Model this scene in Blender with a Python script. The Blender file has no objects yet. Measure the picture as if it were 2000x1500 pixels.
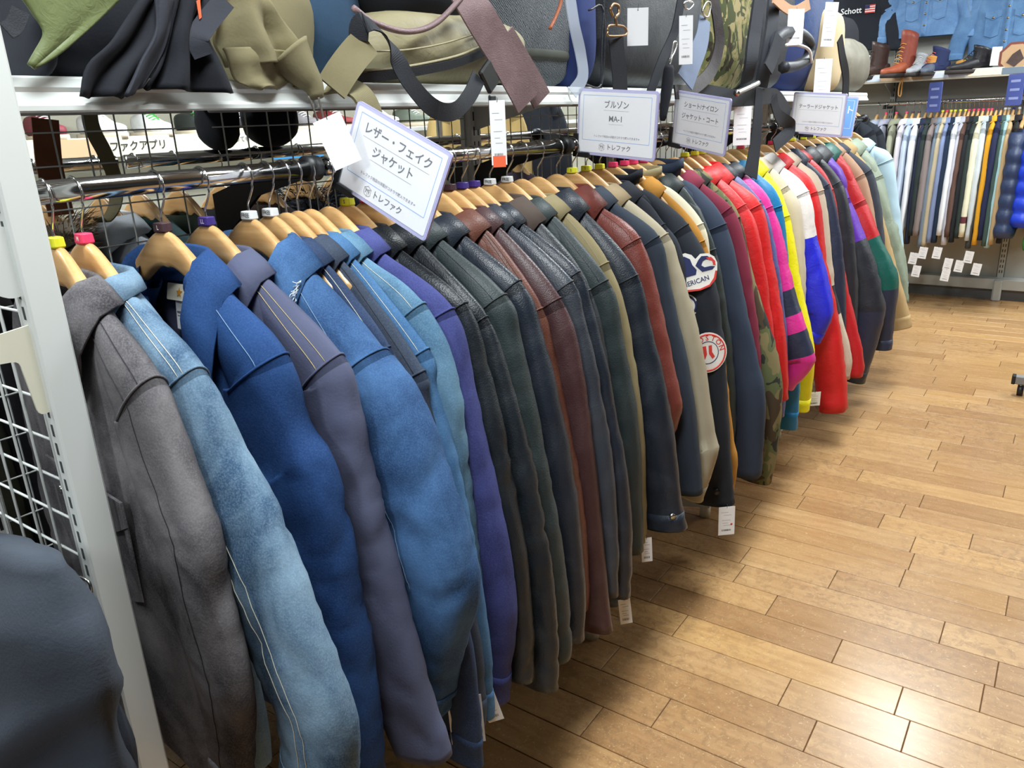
import bpy, math, random
import numpy as np
from mathutils import Vector, Matrix, noise
random.seed(7)
scene = bpy.context.scene
col = scene.collection
V = Vector
# ------------------------------------------------------------------ camera
H = 1.45
FPX = 1524.24
ROT = np.array([[0.81791404, 0.57386091, -0.04123433],
                [0.15027792, -0.2822698, -0.94749159],
                [-0.55536759, 0.76877007, -0.31711106]])   # rows: image right, image down, forward
cam_d = bpy.data.cameras.new('camera')
cam_d.sensor_width = 36.0
cam_d.lens = FPX / 2000.0 * 36.0
cam_d.clip_start = 0.02
cam_d.clip_end = 60
cam = bpy.data.objects.new('camera', cam_d)
col.objects.link(cam)
_m = Matrix(((ROT[0][0], -ROT[1][0], -ROT[2][0]), (ROT[0][1], -ROT[1][1], -ROT[2][1]), (ROT[0][2], -ROT[1][2], -ROT[2][2])))
cam.matrix_world = Matrix.Translation((0, 0, H)) @ _m.to_4x4()
scene.camera = cam
# ------------------------------------------------------------------ light and exposure
vs = scene.view_settings
vs.view_transform = 'Standard'
vs.look = 'None'
vs.gamma = 1.0
vs.exposure = 0.0
vs.use_curve_mapping = False
world = bpy.data.worlds.new('world')
scene.world = world
world.use_nodes = True
world.node_tree.nodes['Background'].inputs[0].default_value = (0.90, 0.95, 1.0, 1)
world.node_tree.nodes['Background'].inputs[1].default_value = 0.035


def ceiling_or_fill_light(x, y, lx, ly, power, z=2.72):
    ld = bpy.data.lights.new('ceiling_or_fill_light', 'AREA')
    ld.shape = 'RECTANGLE'
    ld.size = lx
    ld.size_y = ly
    ld.energy = power
    ld.color = (0.91, 0.98, 1.0)
    lo = bpy.data.objects.new('ceiling_or_fill_light', ld)
    lo.location = (x, y, z)
    col.objects.link(lo)


for _y in (-1.86, 0.44, 2.74, 5.04):
    ceiling_or_fill_light(-0.48, _y, 0.5, 1.0, 60)
for _y in (-0.4, 2.0, 4.4, 6.8):
    ceiling_or_fill_light(-2.55, _y, 0.5, 1.0, 56)
ceiling_or_fill_light(1.0, 6.3, 1.0, 0.5, 80)  # added fill light to brighten the back wall, its floor reflection kept out of view
ceiling_or_fill_light(2.6, 5.6, 1.0, 0.5, 40)  # added fill light from the right for the lower back wall


# ------------------------------------------------------------------ helpers
def ray(px, py):
    return V(ROT.T @ np.array([px - 1000.0, py - 750.0, FPX]))


def at(px, py, X=None, Y=None, Z=None):
    """world point where the sight line of a photo pixel meets a real plane of the shop"""
    d = ray(px, py)
    if X is not None:
        t = X / d.x
    elif Y is not None:
        t = Y / d.y
    else:
        t = (Z - H) / d.z
    return V((d.x * t, d.y * t, H + d.z * t))


def proj(p):
    c = ROT @ np.array([p[0], p[1], p[2] - H])
    if c[2] <= 0.05:
        return None
    return 1000 + FPX * c[0] / c[2], 750 + FPX * c[1] / c[2]


def tag(o, label=None, cat=None, group=None, kind=None):
    if label:
        o['label'] = label
    if cat:
        o['category'] = cat
    if group:
        o['group'] = group
    if kind:
        o['kind'] = kind
    return o


def empty(name, loc, rz=0.0, label=None, cat=None, group=None):
    o = bpy.data.objects.new(name, None)
    o.empty_display_size = 0.05
    o.location = loc
    o.rotation_euler = (0, 0, rz)
    col.objects.link(o)
    return tag(o, label, cat, group)


def mesh_of(name, vf, mats, smooth=True, fmi=None):
    v, f = vf
    me = bpy.data.meshes.new(name)
    me.from_pydata([tuple(p) for p in v], [], f)
    for m in (mats if isinstance(mats, (list, tuple)) else [mats]):
        me.materials.append(m)
    n = len(me.polygons)
    me.polygons.foreach_set('use_smooth', [smooth] * n)
    if fmi is not None:
        me.polygons.foreach_set('material_index', fmi)
    me.update()
    return me


def put(name, me, parent=None, loc=None, rot=None, sharp=None):
    o = bpy.data.objects.new(name, me)
    if loc is not None:
        o.location = loc
    if rot is not None:
        o.rotation_euler = rot
    if parent is not None:
        o.parent = parent
    col.objects.link(o)
    return o


def mk(name, vf, mats, parent=None, smooth=True, fmi=None, loc=None, rot=None):
    return put(name, mesh_of(name, vf, mats, smooth, fmi), parent, loc, rot)


def join(*vfs):
    v, f = [], []
    for a, b in vfs:
        k = len(v)
        v += list(a)
        f += [tuple(i + k for i in q) for q in b]
    return v, f


def box(x0, x1, y0, y1, z0, z1):
    v = [V((x, y, z)) for z in (z0, z1) for y in (y0, y1) for x in (x0, x1)]
    return v, [(0, 2, 3, 1), (4, 5, 7, 6), (0, 1, 5, 4), (2, 6, 7, 3), (0, 4, 6, 2), (1, 3, 7, 5)]


def bbox_bev(x0, x1, y0, y1, z0, z1, b=0.002):
    """box with chamfered edges: three nested rings along z"""
    def ring(z, k):
        return [V((x0 + k, y0 + b, z)), V((x0 + b, y0 + k, z)), V((x1 - b, y0 + k, z)), V((x1 - k, y0 + b, z)),
                V((x1 - k, y1 - b, z)), V((x1 - b, y1 - k, z)), V((x0 + b, y1 - k, z)), V((x0 + k, y1 - b, z))]
    return loft([ring(z0, b * .9), ring(z0 + b, 0), ring(z1 - b, 0), ring(z1, b * .9)])


def loft(rings, cap=True, closed=True):
    n = len(rings[0])
    v = [p for r in rings for p in r]
    f = []
    for i in range(len(rings) - 1):
        for j in range(n if closed else n - 1):
            k = (j + 1) % n
            f.append((i * n + j, i * n + k, (i + 1) * n + k, (i + 1) * n + j))
    if cap and closed:
        f.append(tuple(reversed(range(n))))
        f.append(tuple((len(rings) - 1) * n + j for j in range(n)))
    return v, f


def catmull(pts, n):
    pts = [V(p) for p in pts]
    if len(pts) == 2:
        return [pts[0].lerp(pts[1], i / (n - 1)) for i in range(n)]
    P = [pts[0] * 2 - pts[1]] + pts + [pts[-1] * 2 - pts[-2]]
    L = [0.0]
    for a, b in zip(pts, pts[1:]):
        L.append(L[-1] + max((b - a).length, 1e-6))
    out = []
    for i in range(n):
        s = L[-1] * i / (n - 1)
        k = 0
        while k < len(pts) - 2 and L[k + 1] < s:
            k += 1
        t = (s - L[k]) / (L[k + 1] - L[k])
        p0, p1, p2, p3 = P[k], P[k + 1], P[k + 2], P[k + 3]
        out.append(0.5 * ((2 * p1) + (p2 - p0) * t + (2 * p0 - 5 * p1 + 4 * p2 - p3) * t * t + (3 * p1 - p0 - 3 * p2 + p3) * t ** 3))
    return out


def tube(path, r, n=8, closed=False, cap=True):
    path = [V(p) for p in path]
    N = len(path)
    rings = []
    up = None
    for i, p in enumerate(path):
        if closed:
            t = path[(i + 1) % N] - path[i - 1]
        else:
            t = path[min(i + 1, N - 1)] - path[max(i - 1, 0)]
        t.normalize()
        if up is None:
            up = V((0, 0, 1)) if abs(t.z) < 0.9 else V((1, 0, 0))
        a = up - t * up.dot(t)
        if a.length < 1e-6:
            a = t.orthogonal()
        a.normalize()
        up = a
        b = t.cross(a)
        rr = r[i] if isinstance(r, (list, tuple)) else r
        rings.append([p + a * (rr * math.cos(2 * math.pi * j / n)) + b * (rr * math.sin(2 * math.pi * j / n)) for j in range(n)])
    if closed:
        rings.append(rings[0])
        return loft(rings, cap=False)
    return loft(rings, cap=cap)


def ribbon(path, wdir, w, t=0.003, n=24):
    """flat strap: path points, per-point width directions, widths"""
    N = len(path)
    cp = catmull(path, n)
    if isinstance(wdir, (list, tuple)) and not isinstance(wdir[0], (int, float)):
        wd = catmull(wdir, n)
    else:
        wd = [V(wdir)] * n
    rings = []
    for i, p in enumerate(cp):
        tg = (cp[min(i + 1, n - 1)] - cp[max(i - 1, 0)]).normalized()
        a = wd[i] - tg * wd[i].dot(tg)
        a.normalize()
        nn = tg.cross(a)
        ww = w if not isinstance(w, (list, tuple)) else w[0] + (w[1] - w[0]) * i / (n - 1)
        h = ww / 2
        rings.append([p + a * h + nn * t / 2, p - a * h + nn * t / 2, p - a * h - nn * t / 2, p + a * h - nn * t / 2])
    return loft(rings)


def prism(poly, depth, frame=None):
    """polygon in local (u, v) extruded by depth along n; frame = (origin, u, v, n)"""
    o, u, w, n = frame if frame else (V((0, 0, 0)), V((1, 0, 0)), V((0, 0, 1)), V((0, -1, 0)))
    k = len(poly)
    v = [o + u * a + w * b for a, b in poly] + [o + u * a + w * b + n * depth for a, b in poly]
    f = [tuple(range(k)), tuple(reversed(range(k, 2 * k)))]
    for i in range(k):
        j = (i + 1) % k
        f.append((i, i + k, j + k, j))
    return v, f


def ellipsoid(c, rx, ry, rz, n=12, m=8, amp=0.0, seed=0.0):
    rings = []
    for i in range(m + 1):
        a = math.pi * (i / m) * 0.98 + 0.01 * math.pi
        ring = []
        for j in range(n):
            b = 2 * math.pi * j / n
            d = V((math.sin(a) * math.cos(b), math.sin(a) * math.sin(b), math.cos(a)))
            k = 1 + amp * noise.noise(d * 2.2 + V((seed, seed * 1.7, 0)))
            ring.append(V(c) + V((d.x * rx * k, d.y * ry * k, d.z * rz * k)))
        rings.append(ring)
    return loft(rings)


_txt = {}


def text_mesh(body, size, mat, name='lettering', extrude=0.0, bold=0.014):
    c = bpy.data.curves.new('t', 'FONT')
    c.body = body
    c.size = size
    c.align_x = 'CENTER'
    c.align_y = 'CENTER'
    c.resolution_u = 2
    c.extrude = extrude
    c.offset = size * bold
    o = bpy.data.objects.new('t', c)
    col.objects.link(o)
    bpy.context.view_layer.update()
    me = bpy.data.meshes.new_from_object(o.evaluated_get(bpy.context.evaluated_depsgraph_get()))
    bpy.data.objects.remove(o)
    bpy.data.curves.remove(c)
    me.name = name
    me.materials.clear()
    me.materials.append(mat)
    return me


def frame_matrix(o, u, w):
    u = u.normalized()
    n = u.cross(w).normalized()
    w = n.cross(u)
    return Matrix(((u.x, w.x, n.x, o.x), (u.y, w.y, n.y, o.y), (u.z, w.z, n.z, o.z), (0, 0, 0, 1)))


def lettering(body, size, mat, parent, o, u, w, name='lettering'):
    ob = put(name, text_mesh(body, size, mat, name), parent)
    ob.matrix_local = frame_matrix(o, u, w)
    return ob


# ------------------------------------------------------------------ materials
def srgb(r, g, b):
    f = lambda c: (c / 255 / 12.92) if c / 255 <= 0.04045 else ((c / 255 + 0.055) / 1.055) ** 2.4
    return (f(r), f(g), f(b), 1)


def mix_node(nt, a, b, fac):
    n = nt.nodes.new('ShaderNodeMix')
    n.data_type = 'RGBA'
    for sock, val in ((n.inputs[6], a), (n.inputs[7], b)):
        if isinstance(val, tuple):
            sock.default_value = val
        else:
            nt.links.new(val, sock)
    if isinstance(fac, (int, float)):
        n.inputs[0].default_value = fac
    else:
        nt.links.new(fac, n.inputs[0])
    return n.outputs[2]


def noise_node(nt, vec, scale, detail=3, rough=0.55, dist=0.0):
    n = nt.nodes.new('ShaderNodeTexNoise')
    n.inputs['Scale'].default_value = scale
    n.inputs['Detail'].default_value = detail
    n.inputs['Roughness'].default_value = rough
    n.inputs['Distortion'].default_value = dist
    if vec is not None:
        nt.links.new(vec, n.inputs['Vector'])
    return n.outputs[0]


def ramp_node(nt, fac, stops, interp='LINEAR'):
    n = nt.nodes.new('ShaderNodeValToRGB')
    n.color_ramp.interpolation = interp
    el = n.color_ramp.elements
    while len(el) < len(stops):
        el.new(0.5)
    for e, (p, c) in zip(el, stops):
        e.position = p
        e.color = c if isinstance(c, tuple) else (c, c, c, 1)
    nt.links.new(fac, n.inputs[0])
    return n.outputs[0]


def base_mat(name, rough=0.6, metal=0.0, spec=0.5):
    m = bpy.data.materials.new(name)
    m.use_nodes = True
    nt = m.node_tree
    b = nt.nodes['Principled BSDF']
    b.inputs['Roughness'].default_value = rough
    b.inputs['Metallic'].default_value = metal
    b.inputs['Specular IOR Level'].default_value = spec
    tc = nt.nodes.new('ShaderNodeTexCoord')
    return m, nt, b, tc.outputs['Object']


def bump_to(nt, b, h, strength, dist=0.002):
    n = nt.nodes.new('ShaderNodeBump')
    n.inputs['Strength'].default_value = strength
    n.inputs['Distance'].default_value = dist
    nt.links.new(h, n.inputs['Height'])
    nt.links.new(n.outputs[0], b.inputs['Normal'])


MC = {}


def plain(name, c, rough=0.5, metal=0.0, spec=0.5, var=0.06, bump=0.0, bs=60.0):
    if name in MC:
        return MC[name]
    m, nt, b, vec = base_mat(name, rough, metal, spec)
    dark = tuple(x * (1 - var) for x in c[:3]) + (1,)
    light = tuple(min(1, x * (1 + var)) for x in c[:3]) + (1,)
    cc = mix_node(nt, dark, light, noise_node(nt, vec, 9.0))
    nt.links.new(cc, b.inputs['Base Color'])
    if bump:
        bump_to(nt, b, noise_node(nt, vec, bs, 4), bump)
    MC[name] = m
    return m


def denim(name, dark, light, fade=0.5, seed=0.0):
    m, nt, b, vec = base_mat(name, 0.85, 0, 0.25)
    mp = nt.nodes.new('ShaderNodeMapping')
    mp.inputs['Location'].default_value = (seed, seed * 2, seed * .7)
    nt.links.new(vec, mp.inputs[0])
    v = mp.outputs[0]
    big = ramp_node(nt, noise_node(nt, v, 7.0, 4, 0.6, 0.6), [(0.38, 0.0), (0.68, 1.0)])
    c1 = mix_node(nt, dark, light, 0.5)
    mid = nt.nodes.new('ShaderNodeMath')
    mid.operation = 'MULTIPLY_ADD'
    nt.links.new(big, mid.inputs[0])
    mid.inputs[1].default_value = fade
    mid.inputs[2].default_value = 0.5 - fade * 0.5
    c2 = mix_node(nt, dark, light, mid.outputs[0])
    sp = ramp_node(nt, noise_node(nt, v, 420, 2, 0.7), [(0.42, 0.0), (0.66, 1.0)])
    lite = tuple(min(1, x * 1.5 + 0.03) for x in light[:3]) + (1,)
    f = nt.nodes.new('ShaderNodeMath')
    f.operation = 'MULTIPLY'
    nt.links.new(sp, f.inputs[0])
    f.inputs[1].default_value = 0.2
    c3 = mix_node(nt, c2, lite, f.outputs[0])
    nt.links.new(c3, b.inputs['Base Color'])
    bump_to(nt, b, noise_node(nt, v, 260, 3), 0.35, 0.0012)
    return m


def cloth(name, c, var=0.12, rough=0.85, bump=0.25, bs=220, spec=0.3, sheen=0.0):
    if name in MC:
        return MC[name]
    m, nt, b, vec = base_mat(name, rough, 0, spec)
    dk = tuple(x * (1 - var) for x in c[:3]) + (1,)
    lt = tuple(min(1, x * (1 + var)) for x in c[:3]) + (1,)
    cc = mix_node(nt, dk, lt, noise_node(nt, vec, 14, 5, 0.65))
    nt.links.new(cc, b.inputs['Base Color'])
    if sheen:
        b.inputs['Sheen Weight'].default_value = sheen
    bump_to(nt, b, noise_node(nt, vec, bs, 4), bump, 0.0015)
    MC[name] = m
    return m


def leather(name, c, rough=0.38, wear=0.18, spec=0.36):
    if name in MC:
        return MC[name]
    m, nt, b, vec = base_mat(name, rough, 0, spec)
    lt = tuple(min(1, x * 1.35 + 0.012) for x in c[:3]) + (1,)
    n1 = noise_node(nt, vec, 11, 5, 0.6, 0.8)
    f = ramp_node(nt, n1, [(0.45, 0.0), (0.8, 1.0)])
    nt.links.new(mix_node(nt, c, lt, f), b.inputs['Base Color'])
    r = ramp_node(nt, n1, [(0.3, rough - 0.01), (0.75, rough + wear)])
    nt.links.new(r, b.inputs['Roughness'])
    vo = nt.nodes.new('ShaderNodeTexVoronoi')
    vo.inputs['Scale'].default_value = 330
    nt.links.new(vec, vo.inputs['Vector'])
    big = noise_node(nt, vec, 34, 3, 0.5, 0.5)
    ad = nt.nodes.new('ShaderNodeMath')
    ad.operation = 'MULTIPLY_ADD'
    nt.links.new(big, ad.inputs[0])
    ad.inputs[1].default_value = 2.2
    nt.links.new(vo.outputs[0], ad.inputs[2])
    bump_to(nt, b, ad.outputs[0], 0.22, 0.002)
    MC[name] = m
    return m


def nylon(name, c, rough=0.5):
    if name in MC:
        return MC[name]
    m, nt, b, vec = base_mat(name, rough, 0, 0.45)
    dk = tuple(x * 0.88 for x in c[:3]) + (1,)
    nt.links.new(mix_node(nt, dk, c, noise_node(nt, vec, 20, 3)), b.inputs['Base Color'])
    bump_to(nt, b, noise_node(nt, vec, 42, 4, 0.6, 1.0), 0.3, 0.006)
    MC[name] = m
    return m


def camo(name, cols, scale=16):
    if name in MC:
        return MC[name]
    m, nt, b, vec = base_mat(name, 0.85, 0, 0.2)
    mp = nt.nodes.new('ShaderNodeMapping')
    mp.inputs['Scale'].default_value = (1, 1, 0.7)
    nt.links.new(vec, mp.inputs[0])
    a = noise_node(nt, mp.outputs[0], scale, 2, 0.5, 0.6)
    mp2 = nt.nodes.new('ShaderNodeMapping')
    mp2.inputs['Location'].default_value = (3, 5, 1)
    nt.links.new(mp.outputs[0], mp2.inputs[0])
    b2 = noise_node(nt, mp2.outputs[0], scale * 0.8, 2, 0.5, 0.8)
    c1 = mix_node(nt, cols[0], cols[1], ramp_node(nt, a, [(0.0, 0.0), (0.49, 0.0), (0.5, 1.0)], 'CONSTANT'))
    c2 = mix_node(nt, c1, cols[2], ramp_node(nt, b2, [(0.0, 0.0), (0.55, 0.0), (0.56, 1.0)], 'CONSTANT'))
    c3 = mix_node(nt, c2, cols[3], ramp_node(nt, a, [(0.0, 1.0), (0.385, 1.0), (0.39, 0.0)], 'CONSTANT'))
    nt.links.new(c3, b.inputs['Base Color'])
    bump_to(nt, b, noise_node(nt, vec, 200, 3), 0.2, 0.001)
    MC[name] = m
    return m


def wood(name, c1, c2, rough=0.35, scale=(6, 60, 60)):
    if name in MC:
        return MC[name]
    m, nt, b, vec = base_mat(name, rough, 0, 0.5)
    mp = nt.nodes.new('ShaderNodeMapping')
    mp.inputs['Scale'].default_value = scale
    nt.links.new(vec, mp.inputs[0])
    oi = nt.nodes.new('ShaderNodeObjectInfo')
    ad = nt.nodes.new('ShaderNodeVectorMath')
    ad.operation = 'ADD'
    nt.links.new(mp.outputs[0], ad.inputs[0])
    nt.links.new(oi.outputs['Random'], ad.inputs[1])
    n = noise_node(nt, ad.outputs[0], 1.0, 4, 0.6, 0.4)
    f = ramp_node(nt, n, [(0.3, 0.0), (0.72, 1.0)])
    c = mix_node(nt, c1, c2, f)
    r2 = ramp_node(nt, oi.outputs['Random'], [(0.0, 0.86), (1.0, 1.06)])
    mu = nt.nodes.new('ShaderNodeMix')
    mu.data_type = 'RGBA'
    mu.blend_type = 'MULTIPLY'
    mu.inputs[0].default_value = 1
    nt.links.new(c, mu.inputs[6])
    nt.links.new(r2, mu.inputs[7])
    nt.links.new(mu.outputs[2], b.inputs['Base Color'])
    MC[name] = m
    return m


WHITE_PAINT = plain('white_steel', srgb(214, 217, 214), 0.35, var=0.02)
GREY_PAINT = plain('grey_steel', srgb(176, 177, 172), 0.4, var=0.03)
CREAM_PAINT = plain('cream_steel', srgb(218, 214, 196), 0.4, var=0.03)
CHROME = plain('chrome', srgb(205, 205, 205), 0.12, metal=1.0, var=0.02)
STEEL = plain('steel_wire', srgb(190, 190, 188), 0.25, metal=1.0, var=0.03)
BLACK_PL = plain('black_plastic', srgb(24, 25, 28), 0.45, var=0.1)
DARK_GAP = plain('dark_joint', srgb(92, 62, 36), 0.8, var=0.1)
PAPER = plain('white_paper', srgb(236, 236, 238), 0.7, var=0.01)
INK = plain('dark_ink', srgb(52, 48, 52), 0.7, var=0.02)
INK_GREY = plain('grey_ink', srgb(120, 120, 128), 0.7, var=0.02)
BLUE_INK = plain('blue_ink', srgb(120, 170, 225), 0.7, var=0.02)
HANGER = wood('hanger_wood', srgb(196, 148, 92), srgb(226, 184, 128), 0.3, (5, 40, 60))
CHIPS = {'yellow': plain('chip_yellow', srgb(226, 222, 50), 0.45), 'pink': plain('chip_pink', srgb(232, 62, 104), 0.45),
         'purple': plain('chip_purple', srgb(62, 44, 120), 0.45), 'white': plain('chip_white', srgb(230, 232, 232), 0.45),
         'brown': plain('chip_brown', srgb(66, 44, 50), 0.45)}
# ------------------------------------------------------------------ floor
def floor_wood():
    m, nt, b, vec = base_mat('floor_wood', 0.26, 0, 0.4)
    oi = nt.nodes.new('ShaderNodeObjectInfo')
    ge = nt.nodes.new('ShaderNodeNewGeometry')
    mp = nt.nodes.new('ShaderNodeMapping')
    mp.inputs['Scale'].default_value = (2.2, 16, 1)
    nt.links.new(vec, mp.inputs[0])
    ad = nt.nodes.new('ShaderNodeVectorMath')
    ad.operation = 'MULTIPLY_ADD'
    ad.inputs[1].default_value = (1, 1, 1)
    nt.links.new(mp.outputs[0], ad.inputs[0])
    k = nt.nodes.new('ShaderNodeVectorMath')
    k.operation = 'SCALE'
    k.inputs['Scale'].default_value = 37.0
    cmb = nt.nodes.new('ShaderNodeCombineXYZ')
    for i in range(3):
        nt.links.new(oi.outputs['Random'], cmb.inputs[i])
    nt.links.new(cmb.outputs[0], k.inputs[0])
    nt.links.new(k.outputs[0], ad.inputs[2])
    grain = noise_node(nt, ad.outputs[0], 2.6, 5, 0.62, 0.6)
    c = mix_node(nt, srgb(180, 138, 92), srgb(204, 165, 118), ramp_node(nt, grain, [(0.3, 0.0), (0.75, 1.0)]))
    tone = ramp_node(nt, oi.outputs['Random'], [(0.0, srgb(220, 212, 204)), (0.35, srgb(238, 234, 228)), (0.7, srgb(246, 246, 246)), (1.0, srgb(255, 252, 236))])
    mu = nt.nodes.new('ShaderNodeMix')
    mu.data_type = 'RGBA'
    mu.blend_type = 'MULTIPLY'
    mu.inputs[0].default_value = 1
    nt.links.new(c, mu.inputs[6])
    nt.links.new(tone, mu.inputs[7])
    # wear: greyish worn-through flecks in world space, strongest where people walk
    wn = noise_node(nt, ge.outputs['Position'], 34, 5, 0.7, 0.8)
    wl = noise_node(nt, ge.outputs['Position'], 1.7, 2, 0.5)
    wm = nt.nodes.new('ShaderNodeMath')
    wm.operation = 'MULTIPLY'
    nt.links.new(ramp_node(nt, wn, [(0.48, 0.0), (0.60, 1.0)]), wm.inputs[0])
    nt.links.new(ramp_node(nt, wl, [(0.40, 0.08), (0.62, 0.62)]), wm.inputs[1])
    c2 = mix_node(nt, mu.outputs[2], srgb(138, 104, 70), wm.outputs[0])
    sc = ramp_node(nt, noise_node(nt, ge.outputs['Position'], 75, 3, 0.6, 2.5), [(0.61, 0.0), (0.68, 0.5)])
    c3 = mix_node(nt, c2, srgb(222, 196, 150), sc)
    nt.links.new(c3, b.inputs['Base Color'])
    rr = ramp_node(nt, wl, [(0.3, 0.20), (0.7, 0.38)])
    nt.links.new(rr, b.inputs['Roughness'])
    bump_to(nt, b, wn, 0.05, 0.001)
    return m


FLOORM = floor_wood()
fl = mk('floor', box(-6, 5, -3, 8.2, -0.06, -0.0035), DARK_GAP)
tag(fl, 'glossy honey coloured plank floor of the shop aisle', 'floor', kind='structure')
ROWW = 0.1215
LENS = (0.29, 0.355, 0.55, 0.6)
plank_mesh = {}
for L in LENS:
    plank_mesh[L] = mesh_of('plank', bbox_bev(0, L - 0.0022, 0, ROWW - 0.0022, -0.006, 0.0, 0.0012), FLOORM, smooth=False)
rnd = random.Random(11)
n_planks = 0
far_v, far_f = [], []
for r in range(-14, 52):
    y = 1.826 + r * ROWW
    x = -2.6 - rnd.random() * 0.6
    while x < 2.6:
        L = rnd.choice(LENS)
        c = [proj((a, b, 0)) for a in (x, x + L) for b in (y, y + ROWW)]
        vis = [p for p in c if p and -60 < p[0] < 2060 and 420 < p[1] < 1560]
        mid = proj((x + L / 2, y + ROWW / 2, 0))
        show = bool(vis) and x + L > -1.02 and n_planks < 298 and y < 7.1
        if show:
            put('plank', plank_mesh[L], fl, loc=(x, y, 0.0005))
            n_planks += 1
        elif -1.7 < x + L and x < 2.2:
            bv, bf = box(x, x + L - 0.0022, y, y + ROWW - 0.0022, -0.006, 0.0)
            k = len(far_v)
            far_v += bv
            far_f += [tuple(i + k for i in q) for q in bf]
        x += L
far = mk('plank_field', (far_v, far_f), FLOORM, fl, smooth=False, loc=(0, 0, 0.0005))
far['kind'] = 'stuff'

# ------------------------------------------------------------------ shell
CEIL = plain('ceiling_grey', srgb(176, 176, 174), 0.9, var=0.02)
tag(mk('ceiling', box(-6, 5, -3, 8.2, 2.8, 2.9), CEIL, smooth=False), 'plain pale grey shop ceiling', 'ceiling', kind='structure')
WALLM = plain('wall_panel_grey', srgb(170, 168, 160), 0.6, var=0.03)
wb = mk('wall_back', box(-6, 5, 7.06, 7.2, 0, 2.8), WALLM, smooth=False)
tag(wb, 'grey panelled back wall behind the shirts', 'wall', kind='structure')
for x0 in (-2.19, -1.29, -0.39, 0.51):
    mk('panel', bbox_bev(x0 + 0.024, x0 + 0.876, 7.045, 7.06, 0.16, 2.7, 0.003), WALLM, wb, smooth=False)
    up = mk('upright', bbox_bev(x0 - 0.02, x0 + 0.02, 7.015, 7.06, 0.05, 2.7, 0.003), GREY_PAINT, wb, smooth=False)
    sl = []
    for k in range(60):
        for sx in (-0.008, 0.008):
            sl.append(box(x0 + sx - 0.003, x0 + sx + 0.003, 7.0142, 7.0155, 0.2 + k * 0.04, 0.222 + k * 0.04))
    o = mk('slot', join(*sl), BLACK_PL, up, smooth=False)
    o['kind'] = 'stuff'
tag(mk('wall_left', box(-6.1, -6, -3, 8.2, 0, 2.8), WALLM, smooth=False), 'grey wall far beyond the sneaker shelf', 'wall', kind='structure')
bb = mk('baseboard_back', bbox_bev(-2.2, 2.2, 6.93, 7.045, 0.085, 0.165, 0.004), GREY_PAINT, smooth=False)
tag(bb, 'pale steel base rail along the foot of the back wall', 'baseboard', kind='structure')
KICK = plain('kick_dark', srgb(92, 92, 92), 0.6)
mk('kick_plate', box(-2.2, 2.2, 6.97, 7.04, 0.0, 0.088), KICK, bb, smooth=False)
for x0 in (-2.19, -1.29, -0.39, 0.51):
    mk('foot', bbox_bev(x0 - 0.03, x0 + 0.03, 6.90, 7.0, 0.0, 0.16, 0.01), GREY_PAINT, bb, smooth=False)

# ------------------------------------------------------------------ gondola
RX, RZ = -1.12, H - 0.062          # front rail line
UX = -1.45                         # centre line of the uprights
BAYS = [0.45, 0.99, 1.858, 2.726, 3.594, 4.462, 5.33]
gon = empty('display_gondola', (UX, 0.45, 0), 0, 'white double sided steel gondola carrying the jacket rails, mesh and bag shelf', 'gondola')


def gmk(name, vf, mat, parent=None, smooth=False):
    v, f = vf
    v = [p - V((UX, 0.45, 0)) for p in v]
    return mk(name, (v, f), mat, parent or gon, smooth)


for i, y in enumerate(BAYS):
    if i == 1:
        continue
    up = gmk('upright', bbox_bev(UX - 0.02, UX + 0.02, y - 0.025, y + 0.025, 0.02, 1.52, 0.004), WHITE_PAINT)
    sl = []
    for k in range(35):
        sl.append(box(UX + 0.0195, UX + 0.0206, y - 0.012, y - 0.007, 0.1 + k * 0.04, 0.124 + k * 0.04))
        sl.append(box(UX + 0.0195, UX + 0.0206, y + 0.007, y + 0.012, 0.1 + k * 0.04, 0.124 + k * 0.04))
    s = gmk('slot', join(*sl), BLACK_PL, up)
    s['kind'] = 'stuff'
    if i == 0:
        continue
    foot_x = -0.955
    y = y - 0.16
    leg = gmk('base_leg', loft([[V((x, y - 0.02, 0.03 if x < -1.0 else 0.05)), V((x, y + 0.02, 0.03 if x < -1.0 else 0.05)),
                                 V((x, y + 0.02, z)), V((x, y - 0.02, z))] for x, z in ((-1.9, 0.1), (UX, 0.17), (-1.05, 0.11), (-0.95, 0.085))]), WHITE_PAINT)
    gmk('adjuster', tube([(foot_x - 0.02, y, 0.0), (foot_x - 0.02, y, 0.05)], 0.02, 14), CREAM_PAINT, leg, True)
# wire mesh between the uprights
WIRE = plain('wire_grey', srgb(196, 199, 196), 0.4, var=0.02)
for y0, y1 in zip(BAYS, BAYS[1:]):
    vf = []
    k = math.ceil((y0 + 0.03) / 0.0567)
    y = k * 0.0567 - 0.04 + 0.0
    ys = []
    while y < y1 - 0.02:
        if y > y0 + 0.02:
            ys.append(y)
        y += 0.0567
    for y in ys:
        vf.append(tube([(UX, y, 0.25), (UX, y, 1.50)], 0.0017, 5))
    z = H + 0.0163
    while z > 0.25:
        vf.append(tube([(UX + 0.003, y0 + 0.02, z), (UX + 0.003, y1 - 0.02, z)], 0.0015, 5))
        z -= 0.0735 if z < H else 0.0553
    gmk('wire_mesh', join(*vf), WIRE, None, True)
    for zf in (1.50, 0.25):
        gmk('frame_bar', tube([(UX, y0 + 0.02, zf), (UX, y1 - 0.02, zf)], 0.006, 8), WIRE, None, True)
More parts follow.
